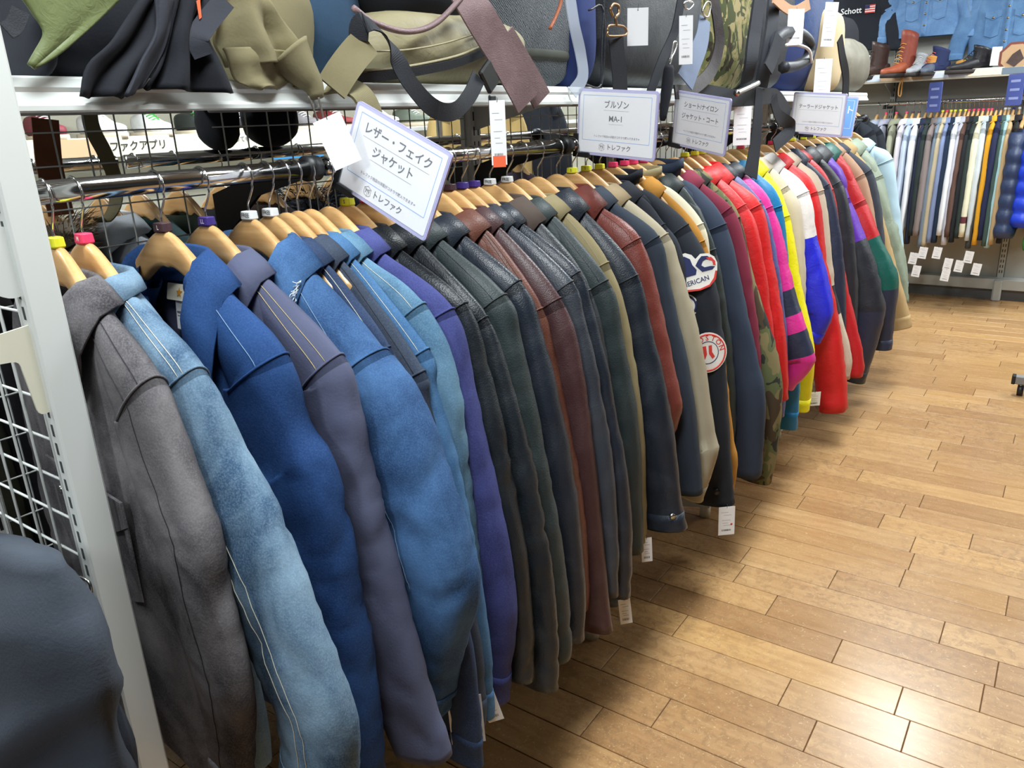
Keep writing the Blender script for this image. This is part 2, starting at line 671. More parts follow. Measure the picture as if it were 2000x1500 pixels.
# shelf boards with a moulded front lip, one for each bay
SZ = H + 0.079                      # shelf top
LIPX = RX
for y0, y1 in zip(BAYS, BAYS[1:]):
    a, b = y0 + 0.004, y1 - 0.004
    gmk('shelf_board', box(UX - 0.3, LIPX - 0.004, a, b, SZ - 0.014, SZ - 0.002), WHITE_PAINT)
    prof = [(LIPX - 0.016, SZ), (LIPX - 0.004, SZ + 0.004), (LIPX - 0.001, SZ + 0.001), (LIPX + 0.002, SZ - 0.010), (LIPX + 0.000, SZ - 0.016),
            (LIPX + 0.004, SZ - 0.028), (LIPX + 0.009, SZ - 0.033), (LIPX + 0.009, SZ - 0.039), (LIPX + 0.002, SZ - 0.041), (LIPX - 0.012, SZ - 0.041), (LIPX - 0.014, SZ - 0.02)]
    gmk('shelf_lip', loft([[V((x, y, z)) for x, z in prof] for y in (a, b)]), WHITE_PAINT)
    if y1 < 1.0:
        continue
    gmk('shelf_bracket', loft([[V((UX, yy, SZ - 0.014)), V((UX, yy, SZ - 0.10)), V((LIPX - 0.03, yy, SZ - 0.03)), V((LIPX - 0.03, yy, SZ - 0.014))] for yy in (y1 - 0.006, y1 - 0.003)]), WHITE_PAINT)
# rails
for y0, y1 in zip(BAYS, BAYS[1:]):
    for rx, nm in ((RX, 'hanging_rail'), (2 * UX - RX, 'hanging_rail')):
        z = RZ + (0.0 if rx == RX else 0.014)
        rl = gmk(nm, tube([(rx, y0 + 0.012, z), (rx, y1 - 0.012, z)], 0.0155, 20), CHROME, None, True)
        for ye in (() if (rx != RX and y1 < 1.0) else (y1 - 0.012,)):
            gmk('end_socket', tube([(rx, ye - 0.022, z), (rx, ye + 0.004, z)], 0.022, 18), BLACK_PL, rl, True)
            gmk('rail_arm', loft([[V((x, ye - 0.004, zz)), V((x, ye + 0.004, zz)), V((x, ye + 0.004, zz - h)), V((x, ye - 0.004, zz - h))]
                                  for x, zz, h in ((UX + (0.02 if rx == RX else -0.02), z - 0.05, 0.10), ((UX + rx) / 2, z - 0.01, 0.04), (rx, z + 0.012, 0.024))]), BLACK_PL, rl)
# end frame: slotted post, mesh facing the aisle end
PX, PY = -1.0, 0.451
post = gmk('end_post', bbox_bev(PX - 0.026, PX, PY - 0.042, PY, 0.0, 2.3, 0.003), WHITE_PAINT)
sl = []
for k in range(88):
    z = 0.06 + k * 0.0253
    for dx in (-0.014,):
        sl.append(box(PX + dx - 0.0022, PX + dx + 0.0022, PY - 0.0427, PY - 0.0415, z, z + 0.016))
s = gmk('slot', join(*sl), plain('slot_dark', srgb(60, 62, 62), 0.7), post)
s['kind'] = 'stuff'
vf = []
ME = PY - 0.024
k = 0
while True:
    z = H - 0.2 - (k - 22) * 0.0585
    if z < 0.1:
        break
    if z < 2.25:
        vf.append(tube([(-2.0, ME, z), (PX - 0.022, ME, z)], 0.0021, 6))
    k += 1
for k in range(17):
    vf.append(tube([(PX - 0.06 - k * 0.0585, ME - 0.004, 0.1), (PX - 0.06 - k * 0.0585, ME - 0.004, 2.25)], 0.0021, 6))
gmk('end_mesh', join(*vf), WHITE_PAINT, None, True)
gmk('end_post_rear', bbox_bev(-1.945, -1.9, PY - 0.042, PY, 0.0, 2.3, 0.003), WHITE_PAINT)


def yz_plate(pts, x, t=0.003):
    return prism([(p.y, p.z) for p in pts], t, (V((x, 0, 0)), V((0, 1, 0)), V((0, 0, 1)), V((1, 0, 0))))


def rounded(poly, r=0.006, n=3):
    out = []
    k = len(poly)
    for i in range(k):
        p0, p, p1 = V(poly[i - 1]), V(poly[i]), V(poly[(i + 1) % k])
        a, b = (p0 - p), (p1 - p)
        ra = min(r, a.length * .45, b.length * .45)
        s, e = p + a.normalized() * ra, p + b.normalized() * ra
        for j in range(n + 1):
            t = j / n
            q = (1 - t) ** 2 * s + 2 * t * (1 - t) * p + t * t * e
            out.append(q)
    return out


BX = PX - 0.013
for nm, pts, lab in (('shelf_bracket', [(-60, 672), (70, 630), (107, 800), (76, 812), (36, 705), (-60, 722)], 'cream steel bracket hooked low into the slotted end post'),
                     ('shelf_bracket', [(-60, 452), (25, 440), (62, 572), (20, 585), (-60, 560)], 'white steel bracket plate hooked into the slotted end post near the rail height')):
    pl = [at(x, y, X=BX) for x, y in pts]
    vf = yz_plate([V((0, q.x, q.y)) for q in rounded([(p.y, p.z) for p in pl], 0.008)], BX - 0.0015)
    o = mk(nm, vf, CREAM_PAINT if 'cream' in lab else WHITE_PAINT, smooth=False)
    tag(o, lab, 'bracket')
# ------------------------------------------------------------------ hangers
def hanger_body_mesh():
    rings = []
    n = 12
    for i in range(33):
        u = -1 + 2 * i / 32
        x = 0.158 * u
        top = -0.069 - (math.sqrt(x * x + 0.032 ** 2) - 0.032) * 0.9
        h = 0.058 - 0.028 * abs(u) ** 0.8
        th = 0.0075 + 0.006 * abs(u) ** 1.3
        if abs(u) > 0.9:
            k = math.sqrt(max(0.0, 1 - ((abs(u) - 0.9) / 0.1) ** 2)) * 0.75 + 0.25
            h *= k
            th *= k
        yo = -0.006 * u * u
        ring = []
        for j in range(n):
            a = 2 * math.pi * j / n
            ca, sa = math.cos(a), math.sin(a)
            ring.append(V((x, yo + th * math.copysign(abs(ca) ** 0.6, ca), top - h / 2 + h / 2 * math.copysign(abs(sa) ** 0.6, sa))))
        rings.append(ring)
    return mesh_of('body', loft(rings), HANGER)


HANG_BODY = hanger_body_mesh()
_hp = [V((0, 0, -0.075)), V((0, 0, -0.056)), V((0.001, 0, -0.047)), V((0.010, 0, -0.034)), V((0.0185, 0, -0.021))]
for a in range(-35, 206, 12):
    _hp.append(V((0.0215 * math.cos(math.radians(a)), 0, -0.004 + 0.0215 * math.sin(math.radians(a)))))
HOOK = mesh_of('hook', tube(catmull(_hp, 44), 0.0017, 7), CHROME)
CHIP_MESH = {}
for _k, _m in CHIPS.items():
    r = []
    for z, w, d in ((-0.0725, 0.0135, 0.0085), (-0.0705, 0.0145, 0.0095), (-0.0595, 0.0135, 0.0088), (-0.0585, 0.0125, 0.008)):
        r.append([V((w * math.copysign(abs(math.cos(t)) ** .45, math.cos(t)), d * math.copysign(abs(math.sin(t)) ** .45, math.sin(t)), z)) for t in [2 * math.pi * q / 16 for q in range(16)]])
    CHIP_MESH[_k] = mesh_of('size_clip', loft(r), _m, smooth=False)
CHIP_TXT = {}
LIGHT_INK = plain('white_ink', srgb(240, 225, 230), 0.6)
ALL_HANGERS = []


def hanger(Y, chip, label, group='wooden hangers on the jacket rail', x=RX, z=RZ, rz=0.0, dz=0.0, text=None, seed=0):
    h = empty('wooden_hanger', (x, Y, z), rz, label, 'hanger', group)
    put('body', HANG_BODY, h)
    put('hook', HOOK, h)
    if chip:
        c = put('size_clip', CHIP_MESH[chip], h)
        if text:
            if (text, chip) not in CHIP_TXT:
                CHIP_TXT[(text, chip)] = text_mesh(text, 0.0095, INK if chip in ('white', 'yellow') else LIGHT_INK)
            t = put('lettering', CHIP_TXT[(text, chip)], c)
            t.matrix_local = frame_matrix(V((0.002, -0.0098, -0.0652)), V((1, 0, 0)), V((0, 0, 1)))
    return h


# ------------------------------------------------------------------ jackets
def sstep(a, b, x):
    t = max(0.0, min(1.0, (x - a) / (b - a)))
    return t * t * (3 - 2 * t)


def spow(c, p):
    return math.copysign(abs(c) ** p, c)


LEFT_OUT = [(0.235, -0.215), (0.265, -0.30), (0.285, -0.46), (0.295, -0.68), (0.295, -0.86), (0.29, -0.97)]
DEF_OUT = [(0.245, -0.215), (0.282, -0.30), (0.325, -0.46), (0.362, -0.68), (0.378, -0.86), (0.375, -0.99)]


COLLAR_EDGE = {}


class Arm:
    """shoulder and sleeve as one lofted surface hanging in the jacket's own frame"""

    def __init__(s, outline, sgn, td, sw, seed, wr, N=44, M=24, neck=None, elbow=0.0):
        nk = neck or [(0.066, -0.122), (0.14, -0.154)]
        o3 = [V((x, 0, z)) for x, z in nk + outline]
        s.pts = catmull(o3, N)
        L = [0.0]
        for a, b in zip(s.pts, s.pts[1:]):
            L.append(L[-1] + (b - a).length)
        s.L = L
        # arc position of the shoulder point
        sh = min(range(N), key=lambda i: (s.pts[i] - o3[len(nk)]).length)
        s.sh = sh
        s.N, s.M = N, M
        s.grid = []
        Ls = L[sh]
        for i, p in enumerate(s.pts):
            t = (s.pts[min(i + 1, N - 1)] - s.pts[max(i - 1, 0)]).normalized()
            out = V((-t.z, 0, t.x))          # left of travel in xz = outward/up
            if out.x < 0 and out.z < 0:
                out = -out
            q = (L[i] - Ls) / (L[-1] - Ls)
            if L[i] < Ls:
                k = L[i] / Ls
                rin = 0.022 + (sw * 0.85 - 0.022) * k
                rd = td * (0.5 + 0.5 * sstep(0.0, 0.8, k))
            else:
                rin = sw * (0.85 + 0.15 * sstep(0, .2, q)) * (1 - 0.30 * sstep(0.45, 1.0, q))
                rd = td * (1.0 + 0.10 * sstep(0, .3, q) - 0.22 * sstep(0.6, 1.0, q))
            c = p - out * rin
            ring = []
            for j in range(M):
                f = 2 * math.pi * j / M
                kk = 1 - sstep(-0.02, 0.10, L[i] - Ls)
                ex = 0.75 + 0.55 * kk if math.cos(f) > 0 else 0.75
                cf, sf = spow(math.cos(f), 0.8), spow(math.sin(f), ex)
                pos = c + out * (cf * rin) + V((0, -1, 0)) * (sf * rd)
                d = out * cf + V((0, -1, 0)) * sf
                w = 0.0
                if wr:
                    g = V((pos.x * sgn + seed, pos.y * 2 + seed * 1.3, pos.z))
                    low = noise.noise(V((g.x * 8, g.y * 9, g.z * 1.5))) + 0.35 * noise.noise(V((g.x * 15 + g.z * 4, g.y * 14, g.z * 5)))
                    cr = noise.noise(V((g.x * 9 + g.z * 6, g.y * 5, g.z * 24)))
                    cr = 1 - abs(cr) * 2.2
                    el = math.exp(-((q - 0.42) / 0.16) ** 2) + 0.7 * sstep(0.72, 1.0, q)
                    w = wr * (low * 1.0 + cr * 0.28 * el * (1 if q > 0 else 0.2))
                    n1 = noise.noise(V((pos.x * 11 * sgn + pos.z * 10 + seed, pos.y * 9, pos.z * 6 - pos.x * 9)))
                    n2 = noise.noise(V((pos.x * 7 * sgn - pos.z * 17, pos.y * 12 + seed, pos.z * 9 + pos.x * 5)))
                    w += wr * 0.5 * (max(0.0, 1 - abs(n1) * 5.5) * -1.0 + max(0.0, 1 - abs(n2) * 4) * -0.7) * (0.25 + 0.75 * min(1.0, el + 0.25 * (q > 0)))
                    hem = sstep(0.97, 1.0, q)
                    w *= (1 - 0.6 * hem)
                    if q < 0:
                        w *= 0.45
                ring.append(V(((pos.x + d.x * w) * sgn, pos.y + d.y * w, pos.z + d.z * w)))
            if sgn < 0:
                ring.reverse()
            s.grid.append(ring)
        s.sgn = sgn

    def q_index(s, q):
        Ls = s.L[s.sh]
        tgt = Ls + q * (s.L[-1] - Ls)
        return min(range(s.N), key=lambda i: abs(s.L[i] - tgt))

    def upper(s):
        return loft(s.grid[:s.sh + 2], cap=False)

    def lower(s):
        return s.grid[s.sh:]

    def line(s, i0, i1, j, off=0.0006):
        pts = []
        for i in range(i0, i1 + 1):
            r = s.grid[i]
            c = sum(r, V()) / len(r)
            p = r[j % s.M]
            pts.append(p + (p - c).normalized() * off)
        return pts

    def ring(s, i, off=0.0):
        r = s.grid[i]
        c = sum(r, V()) / len(r)
        return [p + (p - c).normalized() * off for p in r]


def jacket(name, label, short, Y, px=None, out=None, mats=None, td=0.03, sw=0.07, wr=0.006, hem=-0.86, dip=0.0, collar='shirt',
           chip='yellow', ctext=None, bands=None, stitch=None, cuff='band', lining=None, front=None, seam=True, rz=0.0, body_w=0.215,
           collar_mat=None, cuff_mat=None, group='jackets on the front rail', hang=True, x=RX, z=RZ, cat='jacket', quality=1, rev=1, flare=0.02, pY=None, wide=False, cw=1.0, sym=False):
    """one garment on its own hanger; px: photo points of its aisle-side outline from shoulder to cuff"""
    seed = (Y * 7.31 + x * 3.1) % 9.0
    root = empty(name, (x, Y, z), rz, label, cat, group)
    if px:
        out = []
        for a, b in px:
            p = at(a, b, Y=pY or Y)
            out.append(((p.x - x) / math.cos(rz), p.z - z))
    out = out or DEF_OUT
    if len(out) == 1:
        dx, dz = out[0][0] - DEF_OUT[0][0], out[0][1] - DEF_OUT[0][1]
        out = [(a + dx, b + dz) for a, b in DEF_OUT]
    elif out[-1][1] > -0.6 and len(out) < 4:
        k = [q for q in DEF_OUT if q[1] < out[-1][1] - 0.1]
        dx = out[-1][0] - np.interp(-out[-1][1], [-q[1] for q in DEF_OUT], [q[0] for q in DEF_OUT])
        out = out + [(a + dx, b) for a, b in k]
    if cuff == 'band' and not (name in ('denim_jacket', 'trench_coat', 'ski_jacket') or 'cuff' in short or 'tan stone' in short):
        cuff = None
    m0 = mats[0] if isinstance(mats, (list, tuple)) else mats
    mlist = list(mats) if isinstance(mats, (list, tuple)) else [mats]
    N, M = ((70, 36) if Y < 1.2 else (48, 26)) if quality else (20, 12)
    ar = Arm(out, 1, td, sw, seed, wr, N, M)
    al = Arm(LEFT_OUT if quality and not sym else out, -1, td, sw, seed + 4, wr, N, M)
    # body
    K = 40 if quality else 20
    rows = [(-0.128, 0.074, 0.85), (-0.14, 0.10, 0.95), (-0.165, 0.14, 1.0), (-0.21, 0.185, 1.05), (-0.27, body_w, 1.12), (-0.40, body_w, 1.15),
            (-0.60, body_w + flare * .4, 1.12), (hem + 0.05, body_w + flare, 1.05), (hem, body_w + flare * 0.9, 0.98)]
    RR = 26 if quality else 10
    dep = lambda zz: td * float(np.interp(-zz, [-r[0] for r in rows], [r[2] for r in rows]))
    wid = lambda zz: float(np.interp(-zz, [-r[0] for r in rows], [r[1] for r in rows]))
    zz = [rows[0][0] + (hem - rows[0][0]) * (i / (RR - 1)) ** 1.35 for i in range(RR)]
    grid = []
    for i, zc in enumerate(zz):
        ring = []
        for j in range(K):
            a = 2 * math.pi * j / K
            ca, sa = spow(math.cos(a), 0.75), spow(math.sin(a), 0.6)
            fr = math.exp(-(((a - 1.5 * math.pi)) / (1.25 if wide else 0.75)) ** 2)
            zq = zc - dip * fr * max(0.0, 1 - i / (RR * 0.45))
            p = V((ca * wid(zc), sa * dep(zc), zq))
            if wr:
                w = wr * (1.1 * noise.noise(V((p.x * 9 + seed, p.y * 8, p.z * 3))) + 0.5 * noise.noise(V((p.x * 20, seed, p.z * 12)))) * sstep(0.1, 0.35, i / RR)
                p += V((ca * 0.3, sa, 0)) * w
            ring.append(p)
        grid.append(ring)
    vf = loft(grid, cap=False)
    nb = len(vf[1])
    vf = join(vf, ar.upper(), al.upper())
    mk('body', vf, m0, root)
    lin = lining or m0
    # sleeves
    for arm in (ar, al):
        low = arm.lower()
        q0 = arm.sh
        fmi = None
        sm = [m0]
        if bands:
            sm = [m0] + [b[2] for b in bands]
            fmi = []
            nr = len(low) - 1
            for i in range(nr):
                q = (i + 0.5) / nr
                mi = 0
                for bi, b in enumerate(bands):
                    if b[0] <= q < b[1]:
                        mi = bi + 1
                fmi += [mi] * arm.M
            fmi += [len(sm) - 1, len(sm) - 1]
        inner = [[p.lerp(sum(r, V()) / len(r), 0.12) for p in r] for r in (low[-1], low[-2], low[-3])]
        n = arm.M
        v, f = loft(low + inner, cap=False)
        if fmi is not None:
            fmi = fmi[:-2] + [len(sm) - 1] * (len(f) - len(fmi) + 2)
        slv = mk('sleeve', (v, f), sm, root, True, fmi)
        if cuff and quality:
            i1 = arm.N - 1
            i0 = arm.q_index(0.93 if cuff == 'band' else 0.91)
            rs = [arm.ring(i, 0.0014 if cuff == 'band' else -0.004 * (1 if i > i0 else 0)) for i in range(i0, i1 + 1)]
            ext = [p + V((0, 0, -0.006)) for p in rs[-1]]
            cin = [p.lerp(sum(ext, V()) / len(ext), 0.1) for p in ext]
            cb = mk('cuff', loft([arm.ring(i0, -0.002)] + rs + [ext, cin], cap=False), cuff_mat or sm[-1], slv)
        if seam and quality:
            i = arm.sh
            rg = arm.ring(i, 0.0008)
            kq = int(arm.M * 0.32)
            off = 0 if arm.sgn > 0 else arm.M - 1
            mk('armhole_seam', tube([rg[(off + j) % arm.M] for j in range(-kq, kq + 1)], 0.0021, 6), m0, slv)
        if stitch and quality and arm is ar:
            st = []
            for (ia, ib, jj) in stitch[1]:
                a0 = 2 if ia == 'n' else arm.q_index(ia)
                b0 = arm.sh if ib == 's' else arm.q_index(ib)
                st.append(tube(arm.line(a0, b0, round(jj * arm.M / 24)), 0.0006, 5))
            if st:
                mk('topstitching', join(*st), stitch[0], slv)['kind'] = 'stuff'
    # collar
    if collar:
        cm = collar_mat or m0
        U = 34 if quality else 14
        cfg = {'shirt': (0.024, 0.052, 0.034, 0.080), 'stand': (0.036, 0.006, -0.03, -0.03), 'lapel': (0.022, 0.05, 0.055, 0.13), 'rib': (0.030, 0.008, -0.024, -0.024), 'big': (0.034, 0.062, 0.047, 0.105)}[collar]
        fold_h, outw, drop, tip = cfg
        outw *= cw
        drop *= 0.5 + 0.5 * cw
        g = []
        for i in range(U + 1):
            u = -1 + 2 * i / U
            a = math.pi / 2 + u * math.pi * 0.93
            ff = sstep(0.5, 1.0, abs(u)) if collar in ('stand', 'rib') else 0.0
            ca, sa = spow(math.cos(a), 0.8), spow(math.sin(a), 0.8)
            fr = math.exp(-(((a % (2 * math.pi)) - 1.5 * math.pi) / 0.75) ** 2)
            zb = -0.134 - dip * fr
            ax, ay = 0.074, td * 0.86
            d = V((ca, sa * 0.36, 0))
            base = V((ca * ax, sa * ay, zb))
            jig = 0.005 * noise.noise(V((u * 3, seed, 0)))
            fold = base + d * 0.008 + V((0, 0, fold_h * (1 - 0.35 * ff) + jig * .6))
            edge = fold + d * (outw * (1 - 0.25 * ff)) + V((0, 0, -drop - (tip - drop) * ff + jig))
            if collar in ('shirt', 'lapel', 'big'):
                edge += V((math.copysign(0.012 * ff, ca), -0.010 * ff, 0))
            if collar in ('shirt', 'lapel', 'big') and abs(u) > 0.5:
                t = (abs(u) - 0.5) / 0.5
                sg = math.copysign(1, ca) if abs(ca) > 1e-6 else 1
                fd = 0.045 + dip * 0.95
                k = 0.012 if collar == 'shirt' else 0.02
                f0 = V((sg * 0.082, 0.0, -0.134 + fold_h + jig * .6))
                f1 = V((sg * (0.058 if wide else 0.022), -td * 1.0 - 0.004, -0.134 + fold_h * .4 - fd))
                yy = min(1.0, t / 0.4) ** 0.75
                fold = f0.lerp(f1, t) + V((sg * 0.010 * math.sin(math.pi * t), 0, 0.012 * math.sin(math.pi * t)))
                fold.y = -(td * 1.12 + 0.006) * yy
                e0 = V((sg * (0.082 + outw), -0.002, -0.134 + fold_h - drop + jig))
                e1 = V((sg * (0.060 + k + (0.035 if wide else 0)), -td * 1.18 - min(0.012, td * 0.28), -0.134 + fold_h * .4 - fd - (0.055 if collar == 'shirt' else 0.085)))
                edge = e0.lerp(e1, t) + V((sg * 0.012 * math.sin(math.pi * t), 0, 0))
                edge.y = -0.002 - (td * 1.18 + min(0.014, td * 0.3)) * yy
                base = V((sg * (0.074 - 0.055 * t), -td * 0.86 * math.sin(t * math.pi / 2), -0.134 - fd * t))
                d = V((sg * 0.7, -0.5, 0))
            mid = fold.lerp(edge, 0.5) + V((d.x * 0.004, d.y * 0.008, 0.003 if drop > 0 else 0))
            f2 = fold + d * 0.008 + V((0, 0, 0.002))
            g.append([base + V((0, 0, -0.02)), base, fold, f2, mid, edge])
        v = [p for r in g for p in r]
        f = []
        for i in range(U):
            for j in range(5):
                f.append((i * 6 + j, i * 6 + j + 1, (i + 1) * 6 + j + 1, (i + 1) * 6 + j))
        co = mk('collar', (v, f), cm, root)
        if 'frayed' in short:
            COLLAR_EDGE['frayed'] = [r[5] for r in g if r[5].x > 0 and r[5].y < 0.0][:14]
        md = co.modifiers.new('thickness', 'SOLIDIFY')
        md.thickness = 0.0042
        md.offset = 0
        if stitch and quality:
            st = [tube([r[5] + (r[4] - r[5]) * 0.22 + V((0, 0, 0.003)) for r in g[U // 2:]], 0.0008, 5)]
            mk('collar_stitching', join(*st), stitch[0], co)
    # front details
    if front:
        fm = front.get('mat', m0)
        path = []
        for i in range(14):
            zf = -0.19 - dip + (hem + 0.19 + dip) * i / 13
            path.append(V((0.0, -dep(zf) - 0.0035, zf)))
        pl = mk('placket', ribbon(path, (1, 0, 0), 0.034, 0.004, 20), fm, root)
        for i in range(1, 13, 2):
            p = path[i]
            mk('button', tube([p + V((0, -0.001, 0)), p + V((0, -0.005, 0))], 0.0075, 12), front.get('button', STEEL), pl)
        if front.get('pocket'):
            for sx in (-1, 1):
                zc = -0.40
                poly = [(-0.05, 0), (0.05, 0), (0.05, -0.038), (0, -0.062), (-0.05, -0.038)]
                y = -dep(zc) - 0.004
                fp = mk('pocket_flap', prism(poly, 0.004, (V((sx * 0.088, y, zc)), V((1, 0, 0)), V((0, 0, 1)), V((0, -1, 0)))), fm, root, False)
                mk('button', tube([V((sx * 0.088, y - 0.003, zc - 0.045)), V((sx * 0.088, y - 0.008, zc - 0.045))], 0.0075, 12), front.get('button', STEEL), fp)
                mk('pocket', prism([(-0.046, -0.03), (0.046, -0.03), (0.042, -0.16), (0, -0.175), (-0.042, -0.16)], 0.002, (V((sx * 0.088, y + 0.002, zc)), V((1, 0, 0)), V((0, 0, 1)), V((0, -1, 0)))), fm, root, False)
    if hang:
        hanger(Y + 0.001, chip, ('wooden hanger with %s size clip holding the %s' % (chip, short)) if chip else ('wooden hanger holding the %s' % short), x=x, z=z, rz=rz, text=ctext)
    return root, ar, dep


# fabrics
D_GREY = denim('grey_acid_denim', srgb(50, 48, 53), srgb(128, 124, 126), 0.9, 1.6)
D_FADE = denim('faded_light_denim', srgb(38, 66, 96), srgb(124, 150, 170), 0.85, 2)
D_BLUE = denim('mid_blue_denim', srgb(15, 42, 84), srgb(38, 74, 126), 0.5, 3)
C_SLATE = cloth('slate_purple_cotton', srgb(80, 84, 108), 0.16)
D_ROUGH = denim('frayed_blue_denim', srgb(30, 58, 98), srgb(74, 112, 158), 0.7, 5)
D_NAVY = denim('dark_navy_denim', srgb(30, 40, 64), srgb(58, 76, 108), 0.4, 6)
D_CHAR = denim('charcoal_denim', srgb(38, 46, 60), srgb(70, 80, 98), 0.4, 7)
D_MID = denim('washed_blue_denim', srgb(44, 78, 120), srgb(84, 126, 166), 0.5, 8)
D_LITE = denim('sky_blue_denim', srgb(48, 82, 112), srgb(106, 142, 166), 0.6, 9)
D_INDIGO = denim('indigo_purple_denim', srgb(42, 46, 92), srgb(72, 78, 136), 0.5, 10)
L_BLACK = leather('black_leather', srgb(28, 34, 40), 0.36)
L_BLACK2 = leather('matt_black_leather', srgb(40, 50, 52), 0.48)
L_BLACK3 = leather('blue_black_leather', srgb(32, 38, 48), 0.34)
L_BROWN = leather('brown_leather', srgb(98, 58, 46), 0.42)
L_MAROON = leather('dark_maroon_leather', srgb(68, 44, 46), 0.36)
L_GREY = leather('charcoal_grey_leather', srgb(52, 56, 64), 0.32)
L_RED = leather('red_brown_leather', srgb(112, 54, 46), 0.36)
C_LINB = cloth('brown_corduroy', srgb(78, 66, 60), 0.12)
C_KHAKI = cloth('khaki_twill', srgb(136, 124, 92), 0.1)
C_NAVYB = cloth('navy_black_cotton', srgb(44, 52, 64), 0.12)
C_TAN = cloth('tan_cotton', srgb(146, 128, 98), 0.1)
C_STONE = cloth('stone_cotton', srgb(158, 148, 126), 0.1)
C_BLACK = cloth('black_wool', srgb(34, 38, 46), 0.14)
C_CREAM = cloth('cream_satin', srgb(216, 208, 180), 0.06, 0.5)
C_RIB = cloth('ribbed_olive', srgb(150, 140, 106), 0.2)
L_GREEN = leather('dark_green_leather', srgb(40, 48, 48), 0.42)
C_NAVY = cloth('navy_cotton', srgb(46, 56, 74), 0.1, 0.8)
C_BURG = cloth('burgundy_cotton', srgb(122, 42, 62), 0.1)
CAMO_W = camo('woodland_camo', (srgb(92, 98, 66), srgb(122, 112, 78), srgb(74, 62, 48), srgb(50, 50, 46)), 15)
N_RED = nylon('red_nylon', srgb(206, 30, 32))
N_RED2 = nylon('scarlet_nylon', srgb(190, 26, 34))
N_SLATE = nylon('slate_blue_nylon', srgb(84, 88, 140))
N_BLACK = nylon('black_nylon', srgb(40, 42, 50))
N_MAG = nylon('magenta_nylon', srgb(214, 44, 140))
N_NAVY = nylon('navy_nylon', srgb(42, 48, 70))
N_TEAL = nylon('teal_blue_nylon', srgb(20, 118, 168))
N_YEL = nylon('yellow_nylon', srgb(240, 228, 18))
N_WHITE = nylon('white_nylon', srgb(232, 226, 222))
N_ROYAL = nylon('royal_blue_nylon', srgb(38, 42, 206))
N_BEIGE = cloth('beige_mesh', srgb(196, 180, 160), 0.12, 0.8, 0.5, 300)
N_PURP = nylon('purple_nylon', srgb(96, 44, 170))
N_GREEN = nylon('dark_green_nylon', srgb(14, 92, 82))
C_BTAN = cloth('khaki_beige_cotton', srgb(176, 148, 104), 0.08)
C_ROSE = cloth('dusty_brown_cotton', srgb(172, 136, 112), 0.08)
C_SAGE = nylon('sage_green_nylon', srgb(138, 150, 132), 0.55)
C_SKY = cloth('pale_blue_cotton', srgb(170, 196, 210), 0.06)
C_CHARC = cloth('charcoal_cotton', srgb(62, 66, 76), 0.1)
ST_CREAM = plain('cream_thread', srgb(196, 192, 176), 0.8)
ST_TAN = plain('tan_thread', srgb(176, 158, 110), 0.8)
ST_DARK = plain('dark_thread', srgb(40, 38, 44), 0.8)
ST_BLUE = plain('pale_blue_thread', srgb(120, 150, 180), 0.8)
BUTTON = plain('bronze_button', srgb(150, 130, 100), 0.35, metal=0.9)

FR = dict(pocket=True, button=STEEL)
j1, a1, d1 = jacket('denim_jacket', 'acid washed grey denim jacket directly behind the white end post', 'acid washed grey denim jacket', 0.51,
    [(297, 745), (345, 860), (418, 1040), (440, 1150), (470, 1260), (492, 1360), (492, 1470), (484, 1570)], mats=D_GREY, td=0.026, sw=0.075, wr=0.006, dip=0.05, rz=-0.11, pY=0.482,
    stitch=(ST_DARK, [('n', 's', 3), ('n', 's', 5), (0.0, 0.95, 5)]), front=dict(pocket=True, button=STEEL), chip='yellow')
j2, a2, d2 = jacket('denim_jacket', 'faded light blue denim jacket with pale double stitching, hanger clip marked M', 'faded light blue denim jacket', 0.549,
    [(405, 715), (480, 870), (545, 980), (610, 1120), (680, 1290), (712, 1400), (712, 1500), (692, 1590)], cw=0.5, pY=0.552, rz=-0.05, mats=D_FADE, td=0.036, sw=0.09, wr=0.007, dip=0.05,
    stitch=(ST_CREAM, [('n', 's', 2), ('n', 's', 3), ('n', 's', 6), ('n', 's', 7), (0.0, 0.97, 5), (0.0, 0.97, 6)]), front=FR, chip='pink', ctext='M')
j3, a3, d3 = jacket('denim_jacket', 'dark blue denim jacket hanging open with a cream neck label', 'dark blue denim jacket with cream neck label', 0.668,
    [(560, 690), (600, 830), (640, 900), (680, 1060), (720, 1250), (745, 1420), (750, 1520), (745, 1600)], mats=D_BLUE, td=0.034, pY=0.674, sw=0.085, wr=0.009, dip=0.19, wide=True,
    stitch=(ST_BLUE, [('n', 's', 4)]), collar='big', front=dict(button=BUTTON), chip='brown', ctext='L')
j4, a4, d4 = jacket('cotton_jacket', 'slate purple cotton jacket with twin yellow stitching along the shoulder', 'slate purple cotton jacket', 0.744,
    [(655, 700), (690, 800), (725, 960), (772, 1150), (830, 1370), (868, 1490)], mats=C_SLATE, td=0.030, pY=0.735, sw=0.085, wr=0.007, dip=0.06,
    stitch=(ST_TAN, [('n', 's', 3), ('n', 's', 4)]), chip='purple', ctext='LL', hem=-0.95)
j5, a5, d5 = jacket('denim_jacket', 'blue denim jacket with a frayed torn collar and flap pocket', 'blue denim jacket with frayed collar', 0.825,
    [(742, 690), (800, 780), (840, 870), (880, 980), (915, 1100), (922, 1180), (898, 1270), (868, 1390)], mats=D_ROUGH, td=0.046, sw=0.092, wr=0.009, dip=0.13, wide=True,
    stitch=(ST_BLUE, [('n', 's', 4), (0.25, 0.6, 6)]), front=FR, collar='big', chip='white', ctext='FREE')
jacket('denim_jacket', 'dark navy denim jacket second from the frayed denim jacket, clip marked FREE', 'dark navy denim jacket', 0.868, [(765, 680)], mats=D_NAVY, td=0.02, stitch=(ST_CREAM, [('n', 's', 3)]), chip='white', ctext='FREE')
